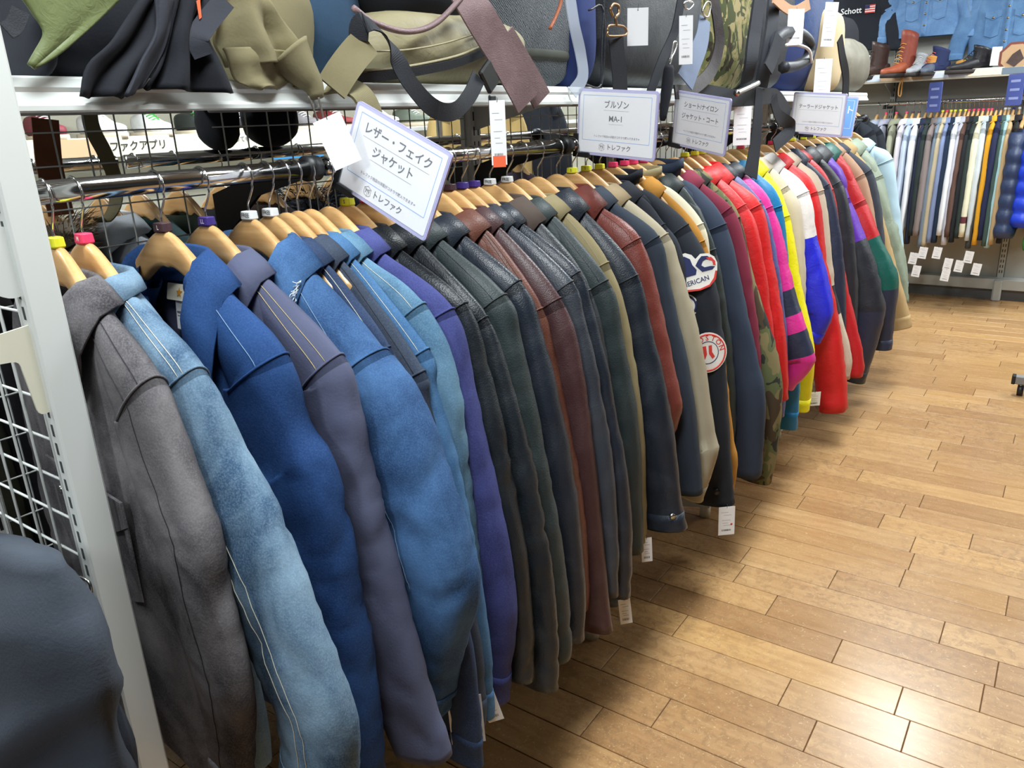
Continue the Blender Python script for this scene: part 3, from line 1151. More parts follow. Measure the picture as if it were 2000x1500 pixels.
jacket('denim_jacket', 'charcoal denim jacket between the navy and washed blue denim jackets', 'charcoal denim jacket', 0.902, [(822, 718), (842, 810)], mats=D_CHAR, td=0.02, chip=None, stitch=(ST_DARK, [('n', 's', 3)]))
jacket('denim_jacket', 'washed mid blue denim jacket with a buttoned shoulder tab', 'washed mid blue denim jacket', 0.928, [(836, 682), (852, 760)], mats=D_MID, td=0.02, chip=None, stitch=(ST_CREAM, [('n', 's', 3)]))
j9, a9, d9 = jacket('denim_jacket', 'light sky blue denim jacket with dark turned cuff', 'light sky blue denim jacket', 0.957, [(822, 592), (888, 740), (912, 900), (938, 1120), (952, 1340)], mats=D_LITE, td=0.026, wr=0.008,
    stitch=(ST_CREAM, [('n', 's', 3), (0.0, 0.9, 5)]), chip=None, cuff_mat=D_CHAR)
j10, a10, d10 = jacket('denim_jacket', 'indigo purple denim jacket at the end of the denim section', 'indigo purple denim jacket', 1.0, [(878, 600), (920, 760), (965, 960), (1000, 1150), (1004, 1230), (990, 1365)], mats=D_INDIGO, td=0.03, wr=0.006, chip=None, hem=-0.95)
jacket('leather_jacket', 'shiny black leather jacket next to the indigo denim jacket', 'shiny black leather jacket', 1.046, [(905, 590), (945, 720)], mats=L_BLACK, td=0.026, wr=0.008, chip='yellow', ctext='S')
jacket('leather_jacket', 'black leather jacket with topstitched collar, second leather from the denim', 'second black leather jacket', 1.098, [(950, 612)], mats=L_BLACK, td=0.028, wr=0.009, chip='pink', stitch=(L_BLACK2, [('n', 's', 3)]))
j13, a13, d13 = jacket('leather_jacket', 'matt greenish black leather jacket with wide cuff below the leather sign', 'matt greenish black leather jacket', 1.160, [(985, 580), (1010, 680), (1060, 900), (1098, 1100), (1112, 1290)], mats=L_BLACK2, td=0.034, wr=0.008, chip=None, stitch=(L_BLACK, [('n', 's', 3)]))
jacket('leather_jacket', 'black leather jacket half hidden behind the tilted leather sign', 'black leather jacket behind the tilted sign', 1.232, None, [(0.262, -0.235)], mats=L_BLACK3, td=0.03, chip=None)
jacket('leather_jacket', 'warm brown leather jacket with heavy shoulder stitching', 'warm brown leather jacket', 1.304, [(1057, 595), (1085, 700)], mats=L_BROWN, td=0.03, wr=0.006, chip='brown', stitch=(plain('brown_thread', srgb(70, 40, 32), .7), [('n', 's', 2), ('n', 's', 3)]))
j16, a16, d16 = jacket('leather_jacket', 'dark maroon leather jacket with a straight long sleeve', 'dark maroon leather jacket', 1.350, [(1098, 590), (1138, 740), (1166, 950), (1196, 1235)], mats=L_MAROON, td=0.027, wr=0.004, chip='brown', hem=-0.98)
jacket('leather_jacket', 'charcoal grey shiny leather jacket beside the maroon leather jacket', 'charcoal grey leather jacket', 1.394, [(1118, 548), (1140, 620)], mats=L_GREY, td=0.024, chip='purple')
jacket('leather_jacket', 'blue black leather jacket with a small pointed collar', 'blue black leather jacket', 1.437, None, [(0.268, -0.24)], mats=L_BLACK3, td=0.026, chip='purple')
j18, a18, d18 = jacket('leather_jacket', 'black leather jacket with a tall brown corduroy collar', 'leather jacket with brown corduroy collar', 1.497, [(1152, 560), (1190, 750), (1208, 1000), (1214, 1180)], mats=L_BLACK, td=0.034, collar='big', collar_mat=C_LINB, chip='white', ctext='FREE')
jacket('leather_jacket', 'black leather jacket with padded shoulder beside the khaki jacket', 'padded shoulder black leather jacket', 1.566, [(1190, 550), (1215, 650), (1248, 850), (1255, 1080)], mats=L_BLACK2, td=0.032, chip='white', ctext='FREE', stitch=(L_BLACK, [('n', 's', 3)]))
jacket('twill_jacket', 'khaki twill jacket among the black leather jackets', 'khaki twill jacket', 1.628, [(1188, 512), (1230, 640), (1258, 860), (1260, 1060)], mats=C_KHAKI, td=0.028, chip=None, stitch=(C_STONE, [('n', 's', 3)]))
j21, a21, d21 = jacket('leather_jacket', 'glossy black leather jacket with zipped cuff over the aisle', 'glossy black leather jacket with zipped cuff', 1.700, [(1243, 530), (1270, 640), (1310, 820), (1340, 1030)], mats=L_BLACK3, td=0.034, sw=0.08, wr=0.006, collar='big', chip=None)
j22, a22, d22 = jacket('leather_jacket', 'red brown leather jacket with a slim sleeve', 'red brown leather jacket', 1.790, [(1250, 465), (1290, 600), (1324, 760), (1330, 800), (1316, 850)], mats=L_RED, td=0.034, wr=0.006, collar='big', chip=None, hem=-0.8, stitch=(plain('rust_thread', srgb(90, 40, 34), .7), [('n', 's', 3)]))
jacket('cotton_coat', 'navy black cotton coat between red brown leather and tan coat', 'navy black cotton coat', 1.868, [(1288, 462), (1310, 560), (1350, 750), (1366, 900), (1372, 965)], mats=C_NAVYB, td=0.032, wr=0.004, chip='yellow', ctext='S')
j24, a24, d24 = jacket('cotton_coat', 'tan stone coat with corduroy yoke and riveted cuff', 'tan stone coat', 1.944, [(1304, 458), (1325, 520), (1365, 660), (1395, 850), (1400, 885), (1372, 975)], mats=C_STONE, td=0.034, wr=0.005, chip='yellow', collar_mat=C_TAN, ctext='S')
jacket('cotton_jacket', 'plain black jacket tucked behind the tan stone coat', 'plain black jacket behind the tan coat', 2.02, None, [(0.20, -0.22), (0.25, -0.3), (0.28, -0.5), (0.30, -0.75), (0.30, -0.92)], mats=C_BLACK, td=0.032, chip='yellow')
j25, a25, d25 = jacket('stadium_jacket', 'black wool stadium jacket with eagle and round team patches on the sleeve', 'black stadium jacket with patches', 2.10, [(1346, 440), (1388, 530), (1408, 640), (1428, 900), (1434, 985)], mats=C_BLACK, td=0.042, sw=0.095, wr=0.005, chip='pink', collar='rib')
jacket('suede_jacket', 'amber suede jacket showing a thin orange brown sleeve edge', 'amber suede jacket', 2.172, [(1378, 470), (1408, 640), (1432, 850), (1440, 900), (1428, 990)], mats=cloth('amber_suede', srgb(176, 124, 52), 0.15, 0.9), td=0.022, sw=0.05, chip='pink', wr=0.008)
jacket('blouson', 'cream satin blouson with striped ribbed collar', 'cream satin blouson', 2.232, [(1374, 440), (1388, 540)], mats=C_CREAM, td=0.03, chip='pink', collar='rib', collar_mat=C_RIB)
jacket('leather_jacket', 'dark green black leather jacket with laced sleeve seam', 'dark green leather jacket with laced seam', 2.306, [(1396, 480), (1420, 620)], mats=L_GREEN, td=0.036, chip='pink', stitch=(plain('grey_thread', srgb(110, 116, 112), .7), [(0.1, 0.7, 4)]))
j29, a29, d29 = jacket('blouson', 'plain navy cotton blouson with ribbed cuff beside the camouflage jacket', 'plain navy cotton blouson', 2.392, [(1414, 432), (1445, 560), (1478, 700), (1494, 780), (1486, 930)], mats=C_NAVY, td=0.046, sw=0.095, wr=0.006, chip=None, collar='stand', cuff='rib')
jacket('blouson', 'burgundy cotton blouson between navy blouson and camouflage jacket', 'burgundy cotton blouson', 2.464, None, [(0.232, -0.225)], mats=C_BURG, td=0.026, chip=None)
j31, a31, d31 = jacket('field_jacket', 'woodland camouflage field jacket with hanging sleeve', 'woodland camouflage field jacket', 2.530, [(1444, 420), (1470, 530), (1510, 660), (1528, 760), (1518, 880), (1506, 945)], mats=CAMO_W, td=0.042, sw=0.085, wr=0.008, chip=None)
jacket('windbreaker', 'bright red nylon windbreaker right after the camouflage jacket', 'bright red windbreaker after the camouflage jacket', 2.620, None, [(0.225, -0.235), (0.27, -0.34), (0.32, -0.56), (0.37, -0.82), (0.38, -1.0)], mats=N_RED, td=0.036, chip='yellow')
jacket('windbreaker', 'bright red nylon jacket with broad red collar before the slate jacket', 'bright red broad collar jacket', 2.705, [(1488, 402), (1510, 520), (1534, 660), (1540, 780)], mats=N_RED, td=0.04, collar='big', chip='yellow')
jacket('windbreaker', 'slate blue nylon windbreaker squeezed beside the magenta ski jacket', 'slate blue windbreaker', 2.775, None, [(0.225, -0.24)], mats=N_SLATE, td=0.03, chip='yellow', collar_mat=N_BLACK)
j35, a35, d35 = jacket('ski_jacket', 'magenta ski jacket with navy striped elbow', 'magenta ski jacket with navy stripes', 2.870, [(1512, 405), (1550, 560), (1588, 680), (1590, 715), (1550, 762)], mats=N_MAG, td=0.046, sw=0.085, wr=0.007, chip=None, collar_mat=N_BLACK,
    bands=[(0.42, 0.52, N_NAVY), (0.60, 0.76, N_NAVY)], cuff=None)
jacket('ski_jacket', 'teal blue ski jacket with pale cuff tab under the yellow jacket', 'teal blue ski jacket', 2.965, [(1526, 398), (1545, 560), (1562, 720), (1556, 835)], mats=N_TEAL, td=0.034, chip=None)
jacket('ski_jacket', 'vivid yellow ski jacket with a straight sleeve', 'vivid yellow ski jacket', 3.08, [(1540, 418), (1566, 560), (1590, 690), (1580, 800)], mats=N_YEL, td=0.044, chip=None, collar='big')
jacket('coat', 'oatmeal beige coat behind the yellow ski jacket', 'oatmeal beige coat', 3.17, None, [(0.20, -0.22), (0.25, -0.3), (0.28, -0.5), (0.30, -0.75), (0.30, -0.98)], mats=cloth('oatmeal', srgb(200, 188, 166), .08), td=0.03, chip='pink')
j38, a38, d38 = jacket('ski_jacket', 'white ski jacket with royal blue lower sleeve', 'white and royal blue ski jacket', 3.286, [(1577, 372), (1596, 470), (1625, 590), (1622, 630), (1602, 668)], mats=N_WHITE, td=0.052, sw=0.095, wr=0.009, chip=None, collar='big', bands=[(0.30, 1.01, N_ROYAL)], cuff_mat=N_ROYAL)
jacket('windbreaker', 'scarlet windbreaker with gathered elastic cuff hanging lowest', 'scarlet windbreaker with gathered cuff', 3.44, [(1596, 372), (1616, 520), (1645, 680), (1655, 800)], mats=N_RED, td=0.055, sw=0.085, wr=0.012, chip=None, cuff='rib')
jacket('mesh_jacket', 'beige mesh lined jacket with a black elbow band', 'beige mesh lined jacket', 3.55, [(1610, 372), (1632, 560), (1662, 690), (1660, 740)], mats=N_BEIGE, td=0.036, chip='pink', bands=[(0.5, 0.62, N_BLACK)])
jacket('blouson', 'navy nylon blouson between beige mesh and crimson jackets', 'navy nylon blouson', 3.63, None, [(0.23, -0.24)], mats=N_NAVY, td=0.036, chip='pink', collar='big')
jacket('windbreaker', 'crimson red nylon jacket before the big black jacket', 'crimson red jacket', 3.72, [(1626, 372), (1645, 510), (1684, 690), (1684, 735)], mats=N_RED2, td=0.05, chip='pink', wr=0.008)
jacket('blouson', 'dull black nylon jacket between crimson and purple jackets', 'dull black nylon jacket', 3.86, None, [(0.23, -0.25)], mats=N_BLACK, td=0.05, chip='yellow', collar='big')
j43, a43, d43 = jacket('ski_jacket', 'purple topped ski jacket with black elbow and navy cuff', 'purple and black ski jacket', 4.04, [(1662, 388), (1694, 470), (1722, 560), (1728, 620), (1690, 745)], mats=N_PURP, td=0.07, sw=0.10, wr=0.010, chip='yellow', bands=[(0.22, 0.62, N_BLACK), (0.62, 1.01, N_NAVY)], cuff_mat=N_BLACK, collar='big', collar_mat=N_BLACK)
jacket('ski_jacket', 'crimson ski jacket with green collar and green elbow', 'crimson and green ski jacket', 4.20, [(1690, 392), (1722, 470), (1752, 540), (1748, 620), (1742, 680)], mats=N_RED2, td=0.06, sw=0.09, wr=0.008, chip='yellow', bands=[(0.24, 0.62, N_GREEN), (0.62, 1.01, N_NAVY)], collar='big', collar_mat=N_GREEN)
jacket('cotton_jacket', 'dusty brown cotton jacket near the far end of the rail', 'dusty brown cotton jacket', 4.33, None, [(0.23, -0.25)], mats=C_ROSE, td=0.05, chip=None)
jacket('cotton_jacket', 'charcoal cotton jacket near the far end of the rail', 'charcoal cotton jacket', 4.43, None, [(0.24, -0.24)], mats=C_CHARC, td=0.045, chip=None)
jacket('trench_coat', 'khaki beige coat with long wide cuff near the far end', 'khaki beige coat with wide cuff', 4.54, [(1712, 380), (1745, 500), (1770, 590), (1780, 636)], mats=C_BTAN, td=0.055, sw=0.085, chip=None, collar='big')
jacket('padded_coat', 'sage green coat with gathered shoulders second from the far end', 'sage green coat', 4.76, [(1722, 345), (1748, 430), (1768, 510), (1776, 590)], mats=C_SAGE, td=0.075, sw=0.09, wr=0.014, chip=None, collar='big')
jacket('cotton_coat', 'pale blue cotton coat last on the front rail', 'pale blue cotton coat', 5.02, [(1742, 308), (1756, 400), (1766, 500), (1774, 560)], mats=C_SKY, td=0.06, sw=0.085, chip=None, collar='shirt')
# ------------------------------------------------------------------ signs
LAV = plain('lavender_acrylic', srgb(176, 174, 214), 0.2, var=0.02)
CLEAR, _nt, _b, _v = base_mat('clear_pane', 0.06)
_b.inputs['Alpha'].default_value = 0.10
_b.inputs['Base Color'].default_value = (0.9, 0.92, 1, 1)
SKYBLUE = plain('sky_blue_card', srgb(40, 150, 226), 0.5, var=0.02)


def rrect(w, h, r, n=5):
    pts = []
    for cx, cy, a0 in ((w / 2 - r, h / 2 - r, 0), (-w / 2 + r, h / 2 - r, 90), (-w / 2 + r, -h / 2 + r, 180), (w / 2 - r, -h / 2 + r, 270)):
        for i in range(n + 1):
            a = math.radians(a0 + 90 * i / n)
            pts.append((cx + r * math.cos(a), cy + r * math.sin(a)))
    return pts


IDF = (V((0, 0, 0)), V((1, 0, 0)), V((0, 1, 0)), V((0, 0, 1)))


def sign(corners, k, lines, label, small=True, blue=False, clip=True, size=0.024, logo=True):
    """card in an acrylic holder; corners TL, TR, BR, BL seen from the aisle (camera-relative metres)"""
    C = [V(c) * k + V((0, 0, H)) for c in corners]
    o = sum(C, V()) / 4
    u = (C[1] - C[0] + C[2] - C[3]) / 2
    w = (C[0] - C[3] + C[1] - C[2]) / 2
    W, Hh = u.length, w.length
    ud, wd = u.normalized(), w.normalized()
    s, d = (ud + wd).normalized(), (ud - wd).normalized()
    ud, wd = (s + d).normalized(), (s - d).normalized()
    root = empty('rail_sign', (0, 0, 0), 0, label, 'sign', 'card signs clipped to the jacket rail')
    root.matrix_world = frame_matrix(o, ud, wd)
    flat = lambda poly, z0, t: prism(poly, t, (V((0, 0, z0)), V((1, 0, 0)), V((0, 1, 0)), V((0, 0, 1))))
    mk('holder', flat(rrect(W, Hh, 0.008), -0.003, 0.004), LAV, root, False)
    cw, ch = W * 0.945, Hh * 0.91
    card = mk('card', flat(rrect(cw, ch, 0.004), 0.0012, 0.0006), SKYBLUE if blue else PAPER, root, False)
    z = 0.0020
    ink = PAPER if blue else INK
    fw, fh, fy = cw * 0.90, ch * 0.74, ch * 0.075
    b = 0.0012
    bl = [box(-fw / 2, fw / 2, fy + s_ * fh / 2 - b / 2, fy + s_ * fh / 2 + b / 2, z - 0.0001, z) for s_ in (-1, 1)]
    bl += [box(s_ * fw / 2 - b / 2, s_ * fw / 2 + b / 2, fy - fh / 2, fy + fh / 2, z - 0.0001, z) for s_ in (-1, 1)]
    mk('border_print', join(*bl), PAPER if blue else BLUE_INK, card, False)
    X3, Y3 = V((1, 0, 0)), V((0, 1, 0))
    n = len(lines)
    for i, t in enumerate(lines):
        y = fy + fh * (0.30 if n == 2 else 0.14) - i * fh * 0.30
        lt = lettering(t, size, ink, card, V((0, y, z + 0.0001)), X3, Y3)
        half = lt.dimensions.x / 2 if lt.dimensions.x else len(t) * size * 0.46
        half = min(half + 0.002, fw * 0.45)
        mk('underline', box(-half, half, y - size * 0.68, y - size * 0.68 + 0.0006, z - 0.0001, z), INK_GREY, card, False)
    if small and not blue:
        lettering('トレファク他店の洋服がコチラで購入できます⇒', 0.0066, INK_GREY, card, V((fw * 0.02, fy - fh * 0.40, z + 0.0001)), X3, Y3)
        ly = -ch * 0.395
        lettering('トレファク', 0.0155, INK, card, V((cw * 0.055, ly, z + 0.0001)), X3, Y3)
        cx, q = -cw * 0.175, 0.0085
        cube = [[(cx - q, ly - q * .7), (cx, ly - q * 1.1), (cx, ly + q * .3), (cx - q, ly + q * .6)],
                [(cx + q, ly - q * .7), (cx, ly - q * 1.1), (cx, ly + q * .3), (cx + q, ly + q * .6)],
                [(cx - q, ly + q * .6), (cx, ly + q * .3), (cx + q, ly + q * .6), (cx, ly + q * 1.05)]]
        tb = []
        for poly in cube:
            tb.append(tube([V((a, c, z + 0.0002)) for a, c in poly], 0.00035, 4, closed=True))
        mk('logo_box', join(*tb), INK, card, False)
        lettering('T', 0.010, INK, card, V((cx - q * .5, ly - q * .2, z + 0.0001)), V((1, -.3, 0)), Y3)
        lettering('F', 0.010, INK, card, V((cx + q * .5, ly - q * .2, z + 0.0001)), V((1, .3, 0)), Y3)
    mk('pane', flat(rrect(W * 0.985, Hh * 0.98, 0.007), 0.0030, 0.0012), CLEAR, root, False)
    if clip:
        cl = mk('clip', join(bbox_bev(-W / 2 - 0.010, -W / 2 + 0.006, -Hh / 2 - 0.006, -Hh / 2 + 0.052, -0.007, 0.007, 0.002),
                             bbox_bev(-W / 2 - 0.010, -W / 2 + 0.045, -Hh / 2 - 0.008, -Hh / 2 + 0.006, -0.007, 0.007, 0.002)), BLACK_PL, root, False)
        inv = root.matrix_world.inverted()
        e = inv @ V((RX, o.y + (0.03 if o.y < 1.3 else 0.06), RZ))
        a = V((-W / 2 - 0.004, -Hh / 2 + 0.01, 0))
        mk('clip_arm', tube(catmull([a, a.lerp(e, 0.4) + V((0, -0.012, -0.005)), e], 10), 0.0055, 8), BLACK_PL, root)
    return root


sign([(-1.0512, 1.0351, 0.0492), (-0.8332, 1.0199, -0.044), (-0.8951, 1.0049, -0.1865), (-1.1132, 1.0201, -0.0933)], 1.0, ['レザー・フェイク', 'ジャケット'],
     'tilted white sign reading leather and fake jackets in Japanese', size=0.0215)
sign([(-1.0983, 1.8744, 0.0786), (-0.8546, 1.8388, 0.0568), (-0.8682, 1.8456, -0.1064), (-1.1119, 1.8812, -0.0846)], 1.0, ['ブルゾン', 'MA-1'],
     'upright white sign reading blouson and MA-1', size=0.0195)
sign([(-1.0588, 2.396, 0.0751), (-0.8412, 2.289, 0.0388), (-0.8604, 2.304, -0.1207), (-1.0781, 2.411, -0.0844)], 1.0, ['ショート/ナイロン', 'ジャケット・コート'],
     'white sign reading short, nylon jackets and coats in Japanese', size=0.0185)
sign([(-1.0313, 3.5365, 0.074), (-0.7992, 3.4542, 0.054), (-0.81, 3.4635, -0.1089), (-1.0421, 3.5458, -0.0889)], 1.0, ['テーラードジャケット'],
     'white sign reading tailored jackets in Japanese near the rail end', size=0.0185)
sign([(-1.0101, 3.6773, 0.0648), (-0.8179, 3.7352, 0.0416), (-0.8278, 3.7227, -0.1248), (-1.02, 3.6648, -0.1016)], 1.0, ['ジャケット'],
     'sky blue sign half hidden behind the tailored jackets sign', blue=True, size=0.036)


# ------------------------------------------------------------------ swing tags
def bar_code(parent, w, y, z=0.0012):
    r = random.Random(int(w * 9999) + 3)
    x = -w / 2
    bl = []
    while x < w / 2 - 0.001:
        t = r.choice((0.0005, 0.0009, 0.0013))
        bl.append(box(x, x + t, y, y + 0.006, z - 0.0001, z))
        x += t + r.choice((0.0007, 0.0011))
    o = mk('bar_code', join(*bl), INK, parent, False)
    o['kind'] = 'stuff'


def swing_tag(name, label, p, n, w=0.035, h=0.058, roll=0.0, cat='tag', group='white price tags', up=None, string=0.02, print_=True, mat=None, parent=None):
    """paper price tag; p: point its string hangs from, n: facing direction"""
    n = V(n).normalized()
    up = V(up) if up else V((0, 0, 1))
    u = up.cross(n).normalized()
    c, s = math.cos(roll), math.sin(roll)
    u, up = u * c + up * s, up * c - u * s
    M = frame_matrix(V(p) - up * (string + h / 2), u, up)
    if parent is None:
        root = mk(name, prism([(-w / 2, -h / 2), (w / 2, -h / 2), (w / 2, h / 2), (-w / 2, h / 2)], 0.0008, IDF), mat or PAPER, None, False)
        root.matrix_world = M
        tag(root, label, cat, group)
    else:
        root = mk(name, prism([(-w / 2, -h / 2), (w / 2, -h / 2), (w / 2, h / 2), (-w / 2, h / 2)], 0.0008, IDF), mat or PAPER, parent, False)
        root.matrix_local = parent.matrix_world.inverted() @ M
    mk('string', tube([(0, h / 2 - 0.004, 0.001), (0.001, h / 2 + string * .6, 0.002), (0, h / 2 + string, 0)], 0.0006, 5), BLACK_PL, root)
    if print_:
        bar_code(root, w * 0.6, -h * 0.36)
        ln = [box(-w * a, w * b, h * y, h * y + 0.0008, 0.0010, 0.0011) for a, b, y in ((.35, .1, .30), (.2, .3, .2), (.3, .25, .02), (.25, .1, -.08), (.2, .25, -.16))]
        o = mk('print', join(*ln), INK_GREY, root, False)
        o['kind'] = 'stuff'
    return root


bpy.context.view_layer.update()
FACE = (0.62, -0.75, 0.15)
for px, py, Y, lab, roll, w, h in ((1420, 985, 2.10, 'white price tag with red dot hanging below the stadium jacket sleeve', 0.02, 0.05, 0.095),
                                   (905, 1352, 0.90, 'white price tag with bar code below the denim jackets', 0.03, 0.062, 0.105),
                                   (946, 1345, 0.96, 'small white price tag corner at the sky blue denim cuff', 0.25, 0.03, 0.07),
                                   (1262, 1045, 1.66, 'cream price tag below the khaki twill jacket', 0.05, 0.028, 0.07),
                                   (1218, 1165, 1.50, 'white price tag below the corduroy collar leather jacket', 0.1, 0.03, 0.07),
                                   (1592, 762, 3.2, 'white price tag under the yellow ski jacket', 0.0, 0.05, 0.06)):
    t = swing_tag('price_tag', lab, at(px, py, Y=Y - 0.03), FACE, w, h, roll, string=0.008)
    if 'red dot' in lab:
        mk('dot', tube([(0.015, -0.012, 0.0009), (0.015, -0.012, 0.0013)], 0.0035, 12), plain('red_dot', srgb(222, 60, 60), .6), t)

# neck label in the open blue denim jacket
LABELM = plain('label_cream', srgb(232, 226, 206), 0.7)
GOLD = plain('label_gold', srgb(206, 140, 40), 0.6)
nl = mk('neck_label', prism(rounded([(-0.034, -0.013), (0.034, -0.013), (0.034, 0.013), (-0.034, 0.013)], 0.003), 0.0012, (V((-0.024, 0.025, -0.172)), V((1, 0, 0)), V((0, 0.25, 1)), V((0, -1, 0.25)))), LABELM, j3, False)
star = []
for i in range(10):
    r = 0.008 if i % 2 == 0 else 0.0035
    a = math.pi / 2 + i * math.pi / 5
    star.append((r * math.cos(a), r * math.sin(a)))
mk('star_print', prism(star, 0.0004, (V((-0.024, 0.0236, -0.172)), V((1, 0, 0)), V((0, 0.25, 1)), V((0, -1, 0.25)))), GOLD, nl, False)
cl = mk('care_label', prism([(-0.014, -0.045), (0.016, -0.047), (0.014, 0), (-0.014, 0)], 0.001, (V((-0.024, 0.024, -0.186)), V((1, 0, 0)), V((0, 0.1, 1)), V((0, -1, 0.1)))), PAPER, j3, False)
mk('print', join(*[box(-0.035, -0.014, 0.0205, 0.0210, -0.205 - k * 0.007, -0.202 - k * 0.007) for k in range(4)]), INK_GREY, cl, False)

# frayed torn edge on the denim collar
fr = []
rf = random.Random(5)
J5EDGE = COLLAR_EDGE['frayed']
for k in range(150):
    t = k / 150
    fi = t * (len(J5EDGE) - 1.001)
    p = J5EDGE[int(fi)].lerp(J5EDGE[int(fi) + 1], fi % 1) + V((rf.uniform(-.002, .004), rf.uniform(-.014, -.006), rf.uniform(-.002, .006)))
    q = p + V((rf.uniform(-.008, .004), -rf.uniform(0.002, .010), rf.uniform(-.014, .004)))
    fr.append(tube([p, p.lerp(q, .5) + V((rf.uniform(-.003, .003), 0, rf.uniform(-.003, .003))), q], 0.0007, 4))
o = mk('frayed_threads', join(*fr), plain('fray_white', srgb(206, 212, 214), .9), j5)
o['kind'] = 'stuff'
o['label'] = 'white frayed threads along the torn collar edge'


# ------------------------------------------------------------------ sleeve patches of the stadium jacket
def patch_frame(arm, q, j, px=None, Y=None):
    i = arm.q_index(q)
    if px:
        best = 1e9
        for ii in range(arm.sh + 2, arm.N - 3):
            for jj in range(0, arm.M // 2):
                a_ = arm.grid[ii][jj]
                s_ = proj((a_.x + RX, a_.y + Y, a_.z + RZ))
                d_ = (s_[0] - px[0]) ** 2 + (s_[1] - px[1]) ** 2
                if d_ < best:
                    best, i, j = d_, ii, jj
    r = arm.grid[i]
    c = sum(r, V()) / len(r)
    p = r[j]
    up = (arm.grid[i - 2][j] - arm.grid[i + 2][j]).normalized()
    n = (p - c).normalized()
    n = (n - up * n.dot(up)).normalized()
    n = (n + V((0.35, -0.55, 0)).normalized() * 0.8).normalized()
    n = (n - up * n.dot(up)).normalized()
    u = up.cross(n).normalized()
    return p, u, up, n


PW = plain('patch_white', srgb(232, 230, 224), .8)
PR = plain('patch_red', srgb(214, 62, 56), .8)
PB = plain('patch_navy', srgb(36, 46, 92), .8)
p, u, w, n = patch_frame(a25, 0.26, 5, (1352, 540), 2.10)
p += n * 0.012
eag = [(-0.075, 0.05), (-0.06, 0.066), (-0.05, 0.062), (-0.042, 0.068), (-0.03, 0.06), (-0.012, 0.06), (0.004, 0.05), (0.012, 0.035), (0.03, 0.045), (0.052, 0.04), (0.066, 0.026),
       (0.07, 0.008), (0.064, -0.012), (0.05, -0.035), (0.03, -0.05), (0.0, -0.052), (-0.03, -0.046), (-0.055, -0.036), (-0.07, -0.02), (-0.078, 0.01)]
pe = mk('eagle_patch', prism(eag, 0.003, (p, u, w, n)), PW, j25, False)
pe['label'] = 'white bordered eagle patch lettered AMERICAN'
sub = lambda poly, k, m, nm='emblem': mk(nm, prism(poly, 0.0012, (p + n * (0.003 + k * 0.0005), u, w, n)), m, pe, False)
sub([(-0.068, 0.046), (-0.058, 0.058), (-0.05, 0.054), (-0.043, 0.06), (-0.034, 0.053), (-0.018, 0.052), (-0.004, 0.04), (-0.002, 0.022), (0.006, 0.006), (0.0, -0.006), (-0.04, -0.004), (-0.068, 0.012)], 0, PB, 'wing')
sub([(0.006, 0.018), (0.018, 0.030), (0.03, 0.038), (0.046, 0.034), (0.058, 0.022), (0.05, 0.022), (0.04, 0.026), (0.03, 0.024), (0.022, 0.014), (0.03, 0.006), (0.048, 0.004), (0.06, 0.0), (0.05, -0.006), (0.02, -0.004)], 1, PB, 'head')
sub([(0.04, 0.03), (0.056, 0.028), (0.064, 0.014), (0.062, 0.002), (0.056, 0.006), (0.056, 0.018), (0.048, 0.022)], 3, PR, 'ribbon')
sub([(-0.05, -0.036), (0.0, -0.047), (0.03, -0.044), (0.048, -0.03), (0.058, -0.012), (0.062, -0.014), (0.052, -0.036), (0.03, -0.049), (0.0, -0.0515), (-0.052, -0.041)], 0, PR, 'red_edge')
lt = lettering('AMERICAN', 0.019, PB, pe, p + n * 0.0036 + w * -0.025 + u * -0.012, u, w)
p, u, w, n = patch_frame(a25, 0.60, 5, (1376, 692), 2.10)
p += n * 0.010
disc = lambda r, k=32: [(r * math.cos(2 * math.pi * i / k), r * math.sin(2 * math.pi * i / k)) for i in range(k)]
pc = mk('round_patch', prism(disc(0.058), 0.003, (p, u, w, n)), PW, j25, False)
pc['label'] = 'round white patch with red ring lettered BOSTON'
mk('red_ring', tube([p + n * 0.003 + u * (0.0525 * math.cos(a)) + w * (0.0525 * math.sin(a)) for a in [2 * math.pi * i / 40 for i in range(40)]], 0.0022, 6, closed=True), PR, pc)
mk('inner_ring', tube([p + n * 0.003 + u * (0.032 * math.cos(a)) + w * (0.032 * math.sin(a)) for a in [2 * math.pi * i / 32 for i in range(32)]], 0.0012, 6, closed=True), PB, pc)
for i, ch in enumerate('BOSTON'):
    a = math.radians(140 - i * 26)
    rd = u * math.cos(a) + w * math.sin(a)
    lettering(ch, 0.021, PR, pc, p + n * 0.0036 + rd * 0.042, rd.cross(n) * -1 if False else n.cross(rd) * -1, rd)
for sx in (-1, 1):
    mk('sock', prism([(sx * 0.004, 0.02), (sx * 0.014, 0.02), (sx * 0.013, 0.0), (sx * 0.02, -0.014), (sx * 0.012, -0.02), (sx * 0.003, -0.004)][::sx], 0.001, (p + n * 0.003, u, w, n)), PR, pc, False)
p, u, w, n = patch_frame(a25, 0.37, 6, (1345, 596), 2.10)
p += n * 0.006
p3 = mk('round_patch', prism(disc(0.035, 24), 0.002, (p, u, w, n)), PW, j25, False)
mk('ring', tube([p + n * 0.002 + u * (0.029 * math.cos(a)) + w * (0.029 * math.sin(a)) for a in [2 * math.pi * i / 28 for i in range(28)]], 0.003, 6, closed=True), PB, p3)
# cuff details of nearer jackets
def cuff_button(j, arm, q, jj, mat, r=0.008):
    p, u, w, n = patch_frame(arm, q, jj)
    mk('button', tube([p + n * 0.001, p + n * 0.005], r, 12), mat, j)
cuff_button(j24, a24, 0.93, 6, STEEL)
cuff_button(j21, a21, 0.94, 4, STEEL)
cuff_button(j25, a25, 0.94, 5, BLACK_PL, 0.01)
